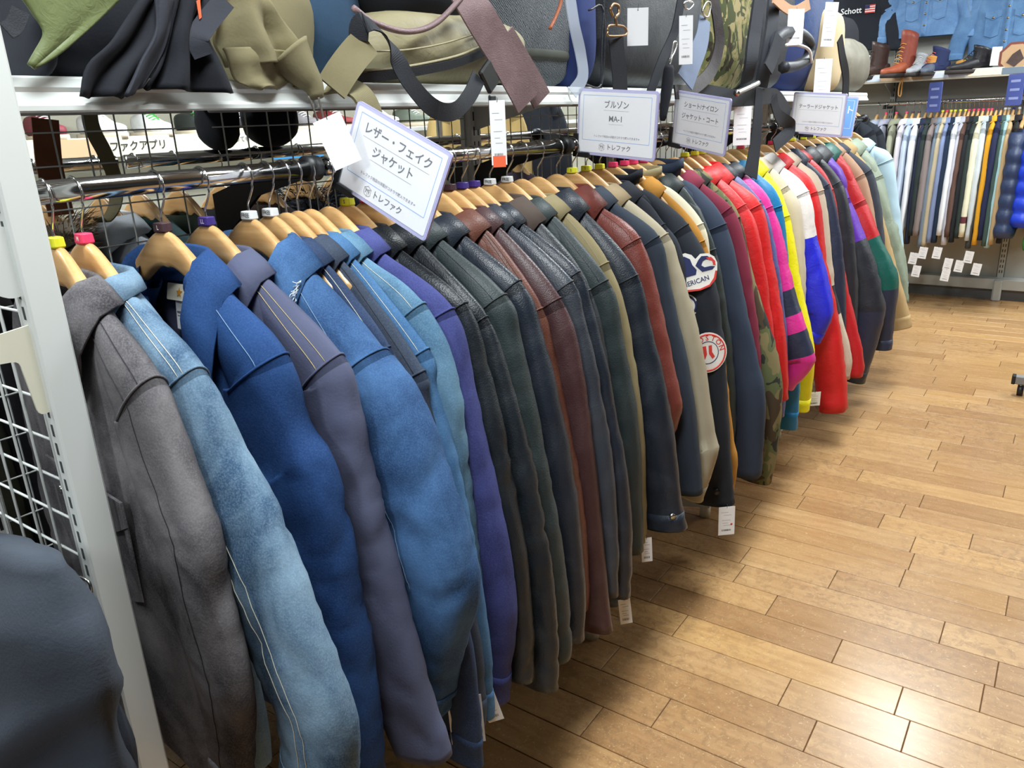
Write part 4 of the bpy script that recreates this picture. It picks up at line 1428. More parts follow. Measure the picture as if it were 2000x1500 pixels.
# ------------------------------------------------------------------ bags on the shelf
B_BLACK = cloth('bag_black_canvas', srgb(21, 23, 30), 0.2)
B_DARK = cloth('bag_dark_grey', srgb(48, 50, 58), 0.2)
B_OLIVE = nylon('bag_olive_nylon', srgb(104, 114, 70), 0.6)
B_KHAKI = cloth('bag_khaki_canvas', srgb(120, 112, 84), 0.12)
B_KHAKI2 = nylon('bag_khaki_nylon', srgb(148, 139, 108), 0.6)
B_TEAL = cloth('bag_teal_canvas', srgb(44, 68, 92), 0.25)
B_RED = nylon('bag_red_nylon', srgb(206, 40, 50))
B_MAUVE = leather('bag_mauve_leather', srgb(120, 98, 100), 0.45)
B_NAVY = cloth('bag_navy_canvas', srgb(36, 50, 100), 0.15)
B_BLUE = nylon('bag_blue_nylon', srgb(62, 84, 132), 0.6)
B_BLK_L = leather('bag_black_waxed', srgb(40, 42, 46), 0.34)
B_WEB = cloth('bag_black_webbing', srgb(36, 38, 44), 0.1, 0.7, 0.5, 500)
B_GWEB = cloth('bag_grey_webbing', srgb(100, 110, 130), 0.1, 0.7, 0.5, 500)
B_BEIGE = cloth('bag_beige_canvas', srgb(206, 186, 148), 0.06)
B_OLGR = leather('bag_olive_grey_leather', srgb(112, 108, 96), 0.45)
CAMO_M = camo('multi_camo', (srgb(112, 112, 72), srgb(140, 128, 92), srgb(66, 70, 46), srgb(52, 44, 36)), 22)
BRASS = plain('aged_brass', srgb(150, 118, 84), 0.35, metal=0.9)
ORANGE = plain('orange_label', srgb(238, 104, 62), 0.6)
VINYL, _nt, _b, _v = base_mat('clear_vinyl', 0.15)
_b.inputs['Base Color'].default_value = srgb(190, 198, 212)
_b.inputs['Alpha'].default_value = 0.5


def tweed():
    m, nt, b, vec = base_mat('herringbone_wool', 0.9, 0, 0.2)
    w = nt.nodes.new('ShaderNodeTexWave')
    w.wave_type = 'BANDS'
    w.bands_direction = 'DIAGONAL'
    w.inputs['Scale'].default_value = 90
    w.inputs['Distortion'].default_value = 6
    nt.links.new(vec, w.inputs['Vector'])
    n = noise_node(nt, vec, 260, 3, 0.7)
    a = nt.nodes.new('ShaderNodeMath')
    a.operation = 'MULTIPLY'
    nt.links.new(w.outputs[1], a.inputs[0])
    nt.links.new(n, a.inputs[1])
    nt.links.new(ramp_node(nt, a.outputs[0], [(0.1, srgb(58, 62, 68)), (0.55, srgb(124, 128, 132))]), b.inputs['Base Color'])
    bump_to(nt, b, n, 0.4)
    return m


B_TWEED = tweed()


def blob(c, hx, hy, hz, e1=0.55, e2=0.6, amp=0.05, seed=1.0, n=32, m=20, sag=0.0, lean=0.0):
    """soft bag body: flattened base, creased skin"""
    rings = []
    for i in range(m + 1):
        a = math.pi * (0.004 + 0.992 * i / m)
        ring = []
        for j in range(n):
            b = 2 * math.pi * j / n
            d = V((spow(math.sin(a), e1) * spow(math.cos(b), e2), spow(math.sin(a), e1) * spow(math.sin(b), e2), spow(math.cos(a), e1)))
            k = 1 + amp * (noise.noise(V((d.x * 1.6 + seed, d.y * 1.8, d.z * 1.6))) + 0.7 * (1 - 2 * abs(noise.noise(V((d.x * 3 + d.z * 2, d.y * 3.4 + seed, d.z * 2.2))))) * 0.6)
            p = V((d.x * hx * k, d.y * hy * k, d.z * hz * (1 + (k - 1) * (0.15 if d.z < -0.6 else 1))))
            t = (p.z + hz) / (2 * hz)
            p.y *= 1 + sag * (0.5 - t)
            p.x += lean * t
            ring.append(V(c) + p)
        rings.append(ring)
    return loft(rings)


def px_blob(x0, x1, y0, y1, Xf, depth, **kw):
    Xc = Xf - depth * 0.35
    ym = (max(y0, 0) + y1) / 2
    ya, yb = at(x0, ym, X=Xc).y, at(x1, ym, X=Xc).y
    xm = (x0 + x1) / 2
    zt, zb = at(xm, y0, X=Xc).z, at(xm, y1, X=Xf).z
    zb = max(zb, SZ + 0.002) if y1 > 100 else zb
    c = V((Xf - depth / 2, (ya + yb) / 2, (zt + zb) / 2))
    return c, blob(V((0, 0, 0)), depth / 2, (yb - ya) / 2, (zt - zb) / 2, **kw)


def bag(name, label, x0, x1, y0, y1, Xf, depth, mat, cat='bag', **kw):
    c, vf = px_blob(x0, x1, y0, y1, Xf, depth, **kw)
    root = empty(name, c, 0, label, cat, 'bags on the gondola shelf')
    mk('body', vf, mat, root)
    return root, c


def rel(c, pts, X):
    """photo points on the vertical plane at X, in the frame of a thing standing at c"""
    return [at(a, b, X=(X if not isinstance(X, (list, tuple)) else X[i])) - V(c) for i, (a, b) in enumerate(pts)]


def sheet(c, left, right, X, folds=3, amp=0.012, n=22, m=18, bulge=0.0, seed=0.0):
    L, R = catmull(rel(c, left, X), m), catmull(rel(c, right, X), m)
    v = []
    for i in range(m):
        for j in range(n):
            t = j / (n - 1)
            p = L[i].lerp(R[i], t)
            ph = t * math.pi * folds + 1.8 * i / m + seed + 1.2 * noise.noise(V((t * 1.5 + seed, i / m * 1.6, 3)))
            dx = amp * (math.sin(ph) - 0.5 * abs(math.sin(ph * 0.7 + 1))) * (0.35 + 0.65 * i / m) + amp * 0.35 * noise.noise(V((t * 3 + seed, i / m * 3, 0)))
            dx += bulge * math.sin(math.pi * t)
            v.append(p + V((dx, 0, 0)))
    f = [(i * n + j, i * n + j + 1, (i + 1) * n + j + 1, (i + 1) * n + j) for i in range(m - 1) for j in range(n - 1)]
    return v, f


def mk_sheet(name, vf, mat, parent, th=0.005):
    o = mk(name, vf, mat, parent)
    md = o.modifiers.new('thickness', 'SOLIDIFY')
    md.thickness = th
    return o


def strap(name, c, pts, X, w, mat, parent, wd=None, t=0.003, n=26):
    P = rel(c, pts, X)
    if wd is None:
        wd = []
        for i in range(len(P)):
            tg = (P[min(i + 1, len(P) - 1)] - P[max(i - 1, 0)]).normalized()
            a = V((0.9, -0.35, 0.1)).cross(tg)
            wd.append(a.normalized() if a.length > 1e-4 else V((0, 1, 0)))
    return mk(name, ribbon(P, wd, w, t, n * 2), mat, parent, False)


def cord(name, c, pts, X, r, mat, parent, n=24):
    return mk(name, tube(catmull(rel(c, pts, X), n), r, 7), mat, parent)


# black tote with olive panel and draped flaps
b1, c = bag('tote_bag', 'large black canvas tote with olive panel and flaps draped over the shelf lip', 60, 330, -130, 172, -1.15, 0.26, B_BLACK, amp=0.06, seed=2)
mk_sheet('olive_panel', sheet(c, [(34, -12), (60, 25), (82, 70), (56, 130)], [(245, -12), (192, 38), (132, 88), (66, 134)], -1.108, 2, 0.004, bulge=0.006), B_OLIVE, b1)
mk_sheet('side_flap', sheet(c, [(285, -12), (215, 80), (165, 130), (150, 189)], [(322, -12), (318, 70), (292, 125), (245, 189)], -1.098, 3, 0.010), B_BLACK, b1)
mk_sheet('handle_flap', sheet(c, [(300, -12), (300, 60), (268, 125), (238, 188)], [(346, -12), (332, 60), (318, 115), (284, 172)], -1.088, 1, 0.008, seed=1), B_DARK, b1)
mk_sheet('corner_flap', sheet(c, [(336, -12), (326, 70), (312, 120), (286, 172)], [(425, -12), (400, 62), (424, 120), (453, 183)], -1.092, 4, 0.014, seed=2), B_BLACK, b1)
strap('woven_loop', c, [(440, 0), (400, 50), (385, 78), (398, 110)], -1.08, 0.03, B_DARK, b1)
mk('paper_slip', yz_plate([p + V((0, 0, 0)) for p in rel(c, [(254, 84), (288, 62), (290, 6)], -1.118)], -1.118 - c.x), PAPER, b1, False)
mk('orange_slip', yz_plate(rel(c, [(383, 2), (390, -2), (393, 34), (389, 38)], -1.082), -1.082 - c.x, 0.001), ORANGE, b1, False)
b0, c = bag('gym_bag', 'dark charcoal bag end squeezed between the end post and the olive panel', 0, 82, -70, 168, -1.115, 0.24, B_DARK, amp=0.05, seed=4, e2=0.9)
strap('carry_strap', c, [(12, 60), (28, 50), (40, 20)], -1.09, 0.02, B_WEB, b0)
# khaki drawstring bag
b2, c = bag('drawstring_bag', 'crumpled khaki canvas drawstring bag with cord tied tip', 424, 600, -70, 172, -1.16, 0.2, B_KHAKI, amp=0.06, seed=7, n=40, m=28, e1=0.7, e2=0.8)
mk_sheet('upper_fold', sheet(c, [(430, -12), (424, 40), (428, 80), (455, 128)], [(515, -12), (545, 35), (578, 88), (592, 120)], -1.118, 3, 0.018, n=40, m=30, bulge=0.012, seed=3), B_KHAKI, b2)
mk_sheet('lower_fold', sheet(c, [(436, 95), (448, 130), (466, 162), (500, 172)], [(572, 96), (596, 120), (612, 150), (600, 174)], -1.112, 2, 0.016, n=40, m=24, seed=5.5), B_KHAKI, b2)
tip = catmull(rel(c, [(560, 105), (590, 140), (612, 168), (620, 192)], [-1.12, -1.105, -1.095, -1.09]), 14)
mk('tip', tube(tip, [0.045 - 0.034 * (i / 13) ** 0.8 for i in range(14)], 16), B_KHAKI, b2)
cord('drawcord', c, [(602, 188), (612, 212), (622, 238), (632, 240), (628, 215), (622, 190)], -1.082, 0.0018, plain('cord_brown', srgb(92, 84, 76), .8), b2)
t = swing_tag('price_tag', 'blank back of a grey white price tag on the drawstring bag cord', at(634, 222, X=-1.06), FACE, 0.05, 0.085, 0.35, string=0.006, print_=False)
# teal bag and red sliver
b3, c = bag('shoulder_bag', 'dark teal canvas bag behind the khaki drawstring bag', 520, 694, -110, 158, -1.20, 0.2, B_TEAL, amp=0.08, seed=9, e1=0.8, e2=0.8)
b3r, c = bag('pouch', 'bright red nylon pouch peeping out behind the teal bag', 672, 730, 2, 150, -1.27, 0.12, B_RED, amp=0.05, seed=10)
# khaki duffel with zip
b5, c = bag('duffel_bag', 'light khaki duffel bag with a curved black zip lying on the shelf', 690, 1010, 24, 178, -1.125, 0.24, B_KHAKI2, amp=0.05, seed=12, e1=0.75, e2=0.6, n=44, m=26)
strap('zip', c, [(700, 152), (760, 147), (830, 136), (900, 120), (965, 92)], [-1.112, -1.106, -1.104, -1.106, -1.118], 0.017, B_WEB, b5, wd=(0.2, 0, 1), t=0.006, n=40)
cord('zip_piping', c, [(700, 138), (760, 135), (830, 124), (900, 107), (960, 80)], [-1.112, -1.106, -1.104, -1.106, -1.118], 0.003, B_KHAKI2, b5)
cord('seam_piping', c, [(710, 100), (790, 98), (870, 84), (950, 58)], [-1.115, -1.112, -1.112, -1.122], 0.002, B_KHAKI2, b5)
strap('strap_end', c, [(716, 80), (690, 110), (668, 140), (648, 172)], [-1.085, -1.08, -1.08, -1.085], 0.055, B_KHAKI, b5, t=0.006)
strap('webbing', c, [(700, 78), (703, 50), (718, 44), (742, 58), (768, 100), (800, 160), (845, 210), (885, 218), (915, 190), (935, 150)],
      [-1.085, -1.08, -1.075, -1.08, -1.085, -1.075, -1.07, -1.07, -1.08, -1.09], 0.036, B_WEB, b5, t=0.0025, n=60)
bk = at(955, 150, X=-1.085)
o = mk('buckle', bbox_bev(-0.006, 0.006, -0.024, 0.024, -0.028, 0.028, 0.004), BLACK_PL, b5, False, loc=bk - c)
o.rotation_euler = (math.radians(38), 0, 0)
bk = at(962, 210, X=-1.075)
o = mk('zip_pull', bbox_bev(-0.004, 0.004, -0.012, 0.012, -0.026, 0.026, 0.003), BLACK_PL, b5, False, loc=bk - c)
t = swing_tag('price_tag', 'long white price tag with orange discount sticker hanging before the second rail', at(970, 190, X=-1.055), FACE, 0.034, 0.135, 0.0, string=0.006)
mk('sticker', box(-0.014, 0.014, -0.072, -0.048, 0.0009, 0.0016), ORANGE, t, False)
bs = empty('belt_strap', at(690, 168, X=-1.1), 0, 'loose folded khaki canvas strap hanging beside the leather sign', 'strap', 'bags on the gondola shelf')
c = at(690, 168, X=-1.1)
strap('band', c, [(632, 166), (668, 166), (702, 180), (722, 212), (728, 250)], [-1.13, -1.1, -1.075, -1.065, -1.065], 0.05, B_KHAKI, bs, wd=[V((-.3, .6, .6)), V((-.2, .8, .4)), V((0, 1, 0.2)), V((0.1, 1, .1)), V((.1, 1, 0))], t=0.005)
# black bag lying over the duffel
b4, c = bag('body_bag', 'black rounded bag resting on top of the khaki duffel', 694, 912, -160, 58, -1.14, 0.24, B_BLACK, amp=0.05, seed=14, e1=0.8, e2=0.8)
cord('edge_piping', c, [(690, 15), (730, 44), (795, 62), (850, 46), (905, -8)], -1.118, 0.006, B_MAUVE, b4)
# herringbone bag with mauve strap
b7, c = bag('tote_bag', 'grey herringbone wool bag with a wide mauve leather strap', 940, 1092, -100, 174, -1.165, 0.22, B_TWEED, amp=0.04, seed=15, e1=0.5, e2=0.5)
strap('leather_strap', c, [(908, -16), (932, 24), (975, 95), (1012, 160), (1032, 200)], [-1.12, -1.095, -1.08, -1.065, -1.06], 0.078, B_MAUVE, b7, t=0.005, n=40)
strap('strap_fold', c, [(985, 70), (1015, 120), (1042, 165), (1058, 196)], [-1.09, -1.082, -1.072, -1.068], 0.06, B_MAUVE, b7, t=0.005)
mk('base_panel', blob(V((0.004, 0, -0.085)), 0.112, 0.165, 0.02, amp=0.01), cloth('dark_olive_trim', srgb(70, 72, 66), .1), b7)
# navy bag, clear vinyl strap
b8, c = bag('shopper_bag', 'navy canvas bag with thin orange brown handle beside the herringbone bag', 1074, 1136, -120, 182, -1.15, 0.2, B_NAVY, amp=0.04, seed=16)
cord('handle', c, [(1098, -14), (1094, 10), (1084, 36), (1074, 56)], -1.12, 0.0045, leather('orange_brown_leather', srgb(150, 84, 56), .4), b8)
strap('vinyl_strap', c, [(1112, -14), (1122, 50), (1134, 105), (1138, 150), (1118, 182)], [-1.11, -1.10, -1.095, -1.09, -1.10], 0.032, VINYL, b8, t=0.004)
# black waxed messenger
b9, c = bag('messenger_bag', 'large black waxed messenger bag with brass clip above the blouson sign', 1134, 1338, -150, 188, -1.14, 0.26, B_BLK_L, amp=0.035, seed=17, e1=0.45, e2=0.4, n=44, m=26)
for pts in ([(1150, 20), (1178, 20), (1176, 160), (1140, 165)], [(1180, -8), (1176, 90), (1174, 172)]):
    cord('seam', c, pts, -1.118, 0.0028, B_BLK_L, b9)
s9 = strap('strap', c, [(1203, 75), (1206, 110), (1210, 150), (1212, 190)], -1.095, 0.052, B_WEB, b9, t=0.004)
cord('clip_ring', c, [(1186, 62), (1190, 50), (1218, 52), (1222, 68), (1188, 70), (1186, 62)], -1.088, 0.0032, BRASS, b9, 40)
cord('clip_hook', c, [(1204, 50), (1202, 34), (1208, 26), (1208, 12), (1198, 8), (1192, 18), (1197, 32)], -1.086, 0.004, BRASS, b9, 34)
strap('side_strap', c, [(1332, -10), (1318, 60), (1292, 120), (1270, 182)], [-1.07, -1.075, -1.08, -1.085], 0.03, B_WEB, b9, t=0.004)
t = swing_tag('price_tag', 'bright white blank tag on the black messenger bag', at(1246, 6, X=-1.085), FACE, 0.060, 0.098, 0.0, string=0.012, print_=False)
mk('hole', tube([(0, 0.043, 0.0008), (0, 0.043, 0.0012)], 0.0016, 10), INK, t)
um = empty('umbrella', at(1290, 230, X=-1.04), 0, 'folded black umbrella hanging by its strap beside the blouson sign', 'umbrella', 'bags on the gondola shelf')
c = at(1290, 230, X=-1.04)
P = rel(c, [(1307, 128), (1305, 150), (1300, 190), (1294, 235)], -1.04)
mk('folded_canopy', tube(catmull(P, 14), [0.012, 0.015, 0.016, 0.017, 0.017, 0.017, 0.016, 0.016, 0.015, 0.014, 0.013, 0.012, 0.011, 0.008], 12), B_BLACK, um)
cord('snap_hook', c, [(1308, 128), (1312, 112), (1318, 100), (1322, 84), (1316, 82), (1312, 100), (1308, 118)], -1.04, 0.0028, STEEL, um)
t = swing_tag('price_tag', 'narrow grey price tag with bar code beside the camouflage backpack', at(1340, 26, X=-1.03), FACE, 0.042, 0.135, 0.02, string=0.006)
# camouflage backpack
b10, c = bag('backpack', 'multi tone camouflage backpack with leather trimmed shoulder strap', 1368, 1452, -110, 186, -1.15, 0.24, CAMO_M, amp=0.05, seed=18, e1=0.7, e2=0.7)
strap('grey_webbing', c, [(1376, 36), (1370, 80), (1352, 125), (1338, 160)], [-1.05, -1.04, -1.035, -1.035], [0.052, 0.075], B_GWEB, b10, t=0.004)
strap('leather_strap', c, [(1392, -12), (1402, 45), (1404, 90), (1388, 140), (1348, 176), (1318, 180)], [-1.06, -1.045, -1.04, -1.04, -1.045, -1.05], 0.042, leather('espresso_leather', srgb(40, 34, 36), .4), b10, t=0.005, n=40)
cord('ring', c, [(1378, 34), (1372, 22), (1380, 4), (1388, 8), (1384, 30), (1378, 34)], -1.045, 0.003, STEEL, b10, 30)
cord('ring', c, [(1340, 18), (1336, 6), (1346, 2), (1354, 8), (1346, 18), (1340, 18)], -1.035, 0.003, STEEL, b10, 30)
# black hiking backpack
b11, c = bag('backpack', 'black hiking backpack with long webbing straps hanging over the jackets', 1438, 1522, -110, 200, -1.13, 0.26, N_BLACK, amp=0.07, seed=19, e1=0.7, e2=0.7)
strap('shoulder_strap', c, [(1484, -12), (1474, 60), (1466, 120), (1458, 160)], [-1.02, -1.01, -1.0, -1.02], 0.055, B_WEB, b11, t=0.01)
strap('shoulder_strap', c, [(1512, -12), (1506, 60), (1496, 120), (1486, 170)], [-1.02, -1.0, -0.99, -1.0], 0.06, B_WEB, b11, t=0.01)
strap('hip_belt', c, [(1350, 178), (1400, 186), (1440, 192), (1480, 190), (1515, 190), (1540, 225)], [-1.06, -1.04, -1.02, -1.0, -1.0, -1.0], 0.055, B_WEB, b11, t=0.012, n=40)
strap('loose_strap', c, [(1482, 172), (1480, 230), (1474, 290), (1466, 345)], [-0.99, -0.98, -0.975, -0.97], [0.034, 0.07], B_WEB, b11, t=0.003)
strap('loose_strap', c, [(1510, 190), (1520, 225), (1545, 250), (1512, 285)], [-0.99, -0.985, -0.98, -0.98], 0.05, B_WEB, b11, t=0.004)
cord('buckle', c, [(1438, 182), (1460, 172), (1480, 162)], -0.985, 0.011, STEEL, b11)
t = swing_tag('price_tag', 'pale lilac price tag hanging under the hiking backpack', at(1452, 196, X=-1.0), FACE, 0.062, 0.13, 0.0, string=0.02)
# navy roll bag with black handle loop
b12, c = bag('backpack', 'navy and black bag with a padded white edged handle loop', 1498, 1580, 2, 190, -1.12, 0.24, B_NAVY, amp=0.06, seed=20, e1=0.7, e2=0.8)
cord('handle_loop', c, [(1508, 118), (1512, 82), (1534, 64), (1562, 66), (1582, 86), (1578, 112), (1556, 128), (1530, 132)], -0.98, 0.022, N_BLACK, b12, 40)
cord('white_edge', c, [(1536, 88), (1560, 88), (1580, 98), (1586, 122)], -0.955, 0.006, PAPER, b12)
strap('side_strap', c, [(1522, 70), (1510, 110), (1500, 135)], -0.96, 0.05, B_WEB, b12, t=0.006)
# blue bag
b13, c = bag('shoulder_bag', 'steel blue nylon bag hanging down beside the beige canvas bag', 1540, 1606, -120, 190, -1.10, 0.22, B_BLUE, amp=0.06, seed=21, e1=0.8, e2=0.8)
strap('tan_handle', c, [(1510, -6), (1530, 12), (1552, 22), (1580, 8)], -0.99, 0.04, cloth('tan_web', srgb(176, 136, 106), .1), b13, t=0.006)
t = swing_tag('price_tag', 'white price tag on the steel blue nylon bag', at(1556, 14, X=-0.96), FACE, 0.062, 0.12, 0.0, string=0.006)
# beige canvas bag with stripes
b14, c = bag('canvas_bag', 'tall beige canvas bag with a navy striped band', 1588, 1634, 18, 192, -1.06, 0.16, B_BEIGE, amp=0.05, seed=22, e1=0.5, e2=0.6)
for dx in (0, 5):
    strap('stripe', c, [(1617 + dx, 22), (1614 + dx, 45), (1611 + dx, 66)], -1.052, 0.018, B_NAVY, b14, t=0.004)
t = swing_tag('price_tag', 'white price tag on the lower edge of the beige canvas bag', at(1610, 112, X=-0.98), FACE, 0.075, 0.19, 0.0, string=0.006)
# olive grey pouch
b15, c = bag('shoulder_bag', 'olive grey leather pouch at the far end of the shelf', 1630, 1686, 76, 182, -1.10, 0.22, B_OLGR, amp=0.06, seed=23, e1=0.8, e2=0.8)
strap('strap', c, [(1640, 75), (1645, 110), (1652, 150), (1650, 200)], -1.0, 0.05, B_WEB, b15, t=0.006)
b16, c = bag('case_bag', 'black upright case behind the olive grey pouch', 1618, 1662, 30, 190, -1.22, 0.2, B_BLACK, amp=0.03, seed=24)
t = swing_tag('price_tag', 'white price tag with pink end near the black wall jacket', at(1626, 2, X=-1.0), FACE, 0.06, 0.18, -0.05, string=0.004)
# ------------------------------------------------------------------ rear side of the gondola, seen through the mesh
OUTS = [(0.215, -0.215), (0.25, -0.30), (0.275, -0.46), (0.285, -0.68), (0.285, -0.84), (0.28, -0.95)]
RXB = 2 * UX - RX
RZB = RZ + 0.014
rear = [(0.50, 'olive', 'olive green hooded parka', srgb(62, 62, 48), 'yellow'), (0.59, 'blackred', 'black jacket with dark red collar', srgb(40, 38, 42), None), (0.70, 'olive2', 'olive drab coat with zip', srgb(96, 94, 70), None),
        (0.80, 'furcoat', 'coat with brown fur collar', srgb(120, 108, 92), None), (0.93, 'greyw', 'pale grey raincoat', srgb(176, 182, 190), None), (1.02, 'teal', 'deep teal jacket', srgb(44, 74, 78), None),
        (1.12, 'forest', 'forest green parka', srgb(44, 56, 46), None), (1.24, 'blackc', 'black quilted coat', srgb(34, 36, 42), None), (1.36, 'brownc', 'dark brown coat', srgb(60, 48, 44), None),
        (1.50, 'blackfur', 'black coat with fur trim', srgb(36, 40, 48), None), (1.64, 'slate', 'slate melton coat', srgb(58, 66, 80), None), (1.80, 'ink', 'ink blue duffle coat', srgb(40, 46, 60), None),
        (1.98, 'char', 'charcoal overcoat', srgb(52, 54, 58), None), (2.2, 'ol3', 'moss green field coat', srgb(70, 74, 54), None), (2.5, 'dk', 'dark plum coat', srgb(54, 40, 52), None)]
for y, nm, short, c, chip in rear:
    m = cloth('rear_' + nm, c, 0.15)
    jr, ra, rd = jacket('rear_coat', short + ' on the rear rail behind the wire mesh', short + ' on the rear rail', y, None, OUTS, mats=m, td=0.042, wr=0.008, quality=0, chip=chip,
                        group='coats on the rear rail', x=RXB, z=RZB, cat='coat', hem=-0.92, collar='shirt' if nm in ('furcoat', 'greyw', 'olive', 'blackred') else None,
                        collar_mat=cloth('rear_red', srgb(112, 30, 42), .15) if nm == 'blackred' else None)
    if 'fur' in nm:
        fv = []
        rf = random.Random(3)
        for k in range(900):
            a = rf.uniform(0, 2 * math.pi)
            b = rf.gauss(0, 0.35)
            p = V((0.088 * math.cos(a) * (1 + .3 * math.cos(b)), 0.05 * math.sin(a) * 1.1, -0.13 + 0.03 * math.sin(b * 2)))
            d = V((math.cos(a), math.sin(a), rf.uniform(-.2, 1.0))).normalized() * rf.uniform(0.03, 0.055)
            s = V((rf.uniform(-1, 1), rf.uniform(-1, 1), rf.uniform(-1, 1))).normalized() * 0.0016
            fv.append(([p - s, p + s, p + d], [(0, 1, 2)]))
        o = mk('fur_trim', join(*fv), cloth('fur_' + nm, srgb(132, 112, 88) if nm == 'furcoat' else srgb(60, 66, 76), .3), jr)
        o['kind'] = 'stuff'
# fabric loop hanging from a bag on the rear side of the shelf
lp = mk('hanging_strap', ribbon([at(172, 200, X=-1.62), at(180, 250, X=-1.64), at(205, 300, X=-1.66), at(224, 350, X=-1.68), at(225, 400, X=-1.68), at(205, 432, X=-1.68), at(190, 425, X=-1.68)],
        [V((.2, 1, .1))] * 5 + [V((1, .3, 0))] * 2, 0.03, 0.003, 40), B_KHAKI, None, False)
tag(lp, 'khaki webbing strap looping down behind the wire mesh', 'strap')
rb = mk('hanging_strap', ribbon([at(88, 232, X=-1.72), at(92, 280, X=-1.72), at(98, 330, X=-1.72), at(120, 420, X=-1.72)], (0.1, 1, 0), 0.05, 0.004, 20), leather('rust_leather', srgb(112, 66, 40), .5), None, False)
tag(rb, 'rust brown leather strap hanging behind the mesh beside the end post', 'strap')
for (xa, xb), lab in (((395, 470), 'black bag end hanging over the rear shelf edge, nearer one'), ((480, 590), 'black bag hanging over the rear shelf edge beside the tag')):
    p, q = at(xa, 230, X=-1.74), at(xb, 230, X=-1.74)
    e = mk('hanging_bag', blob(V((0, 0, 0)), 0.06, (q.y - p.y) / 2.4, 0.07, amp=0.08, seed=xa * .01, e1=.9, e2=.9), B_BLACK, loc=V((-1.76, (p.y + q.y) / 2, H + 0.035)))
    tag(e, lab, 'bag')

# ------------------------------------------------------------------ sneaker shelf beyond
SHX = -3.1
S_WHITE = leather('sneaker_white', srgb(226, 226, 230), 0.45)
S_SOLE = plain('sneaker_sole', srgb(216, 200, 176), 0.6)


def shoe(name, label, loc, rz, mat, sole, L=0.28, shaft=0.05, cat='shoe', lace=None, group=None, toe=0.055, heel=0.0, collar_c=None, scale=1.0):
    """low or high shoe: toe toward +x of its own frame"""
    r = empty(name, loc, rz, label, cat, group)
    r.scale = (scale,) * 3
    n = 16
    prof = [(0.0, .035, .03), (0.02, .04, .034), (0.10, .036, .034), (0.18, .044, .044), (0.25, .036, .036), (L, .012, .012)]
    sol = []
    for z, k in ((0, 0.97), (0.012, 1.0), (0.024, 0.98)):
        ring = []
        outl = [(x, w) for x, w, _ in prof]
        ring = [V((x * (1 if 0 < x < L else 1), w * k, z + (heel if x < 0.09 else 0) * (z < .01) * 0)) for x, w in outl] + [V((x, -w * k, z)) for x, w in reversed(outl)]
        sol.append(ring)
    mk('sole', loft(sol), sole, r)
    rings = []
    top = 0.075
    for x, w, h in ((0.004, .028, .95), (0.03, .036, 1.0), (0.075, .034, 1.0), (0.11, .035, .96), (0.15, .038, .80), (0.19, .041, .58), (0.235, .036, .5), (0.265, .024, .42), (0.278, .008, .25)):
        ring = []
        zt = 0.022 + top * h
        for j in range(n):
            a = 2 * math.pi * j / n
            ring.append(V((x, w * spow(math.cos(a), .8), 0.02 + (zt - 0.02) * (0.5 + 0.5 * spow(math.sin(a), .7)))))
        rings.append(ring)
    mk('upper', loft(rings), mat, r)
    if shaft > 0.06:
        sh = []
        for i in range(7):
            t = i / 6
            z = 0.06 + shaft * t
            xc = 0.068 - 0.004 * t
            sh.append([V((xc + (0.060 - 0.008 * math.sin(t * 3)) * math.cos(a), (0.038 + 0.008 * t) * math.sin(a), z + 0.02 * t * math.cos(a))) for a in [2 * math.pi * k / n for k in range(n)]])
        inn = [p.lerp(sum(sh[-1], V()) / n, 0.12) for p in sh[-1]]
        dn = [p + V((0, 0, -0.06)) for p in inn]
        mk('shaft', loft(sh + [inn, dn], cap=False), collar_c or mat, r)
    if lace:
        lv = []
        for k in range(5 if shaft < 0.06 else 8):
            if shaft < 0.06:
                x, z = 0.115 + k * 0.016, 0.104 - k * 0.0085
            else:
                x, z = 0.165 - k * 0.010, 0.085 + k * (shaft / 9)
            lv.append(tube(catmull([(x, -0.022, z - 0.004), (x + 0.006, 0, z + 0.004), (x, 0.022, z - 0.004)], 7), 0.0024, 5))
        mk('laces', join(*lv), lace, r)
    return r


sh = empty('sneaker_shelf', (SHX, 0.6, 0), 0, 'white sneaker display shelf standing beyond the wire mesh', 'shelf')
def smk(name, vf, mat, parent=None, smooth=False):
    v, f = vf
    return mk(name, ([p - V((SHX, 0.6, 0)) for p in v], f), mat, parent or sh, smooth)
smk('board', bbox_bev(SHX - 0.3, SHX + 0.05, 0.6, 6.4, H - 0.022, H + 0.003, 0.003), WHITE_PAINT)
smk('board', bbox_bev(SHX - 0.3, SHX + 0.05, 0.6, 6.4, H + 0.36, H + 0.385, 0.003), WHITE_PAINT)
smk('board', bbox_bev(SHX - 0.3, SHX + 0.05, 0.6, 6.4, H - 0.45, H - 0.425, 0.003), WHITE_PAINT)
smk('back_panel', box(SHX - 0.34, SHX - 0.3, 0.6, 6.4, 0.0, 2.0), CREAM_PAINT)
cs = smk('card_strip', bbox_bev(SHX + 0.052, SHX + 0.058, 1.15, 3.3, H - 0.062, H + 0.012, 0.001), plain('cream_card', srgb(238, 236, 214), .6))
lt = lettering('トレファクアプリ', 0.040, INK, cs, V((0.0595, 1.74 - 0.6, H - 0.026)), V((0, 1, 0)), V((0, 0, 1)))
lettering('いつでも買っても', 0.026, INK_GREY, cs, V((0.0595, 2.2 - 0.6, H - 0.02)), V((0, 1, 0)), V((0, 0, 1)))
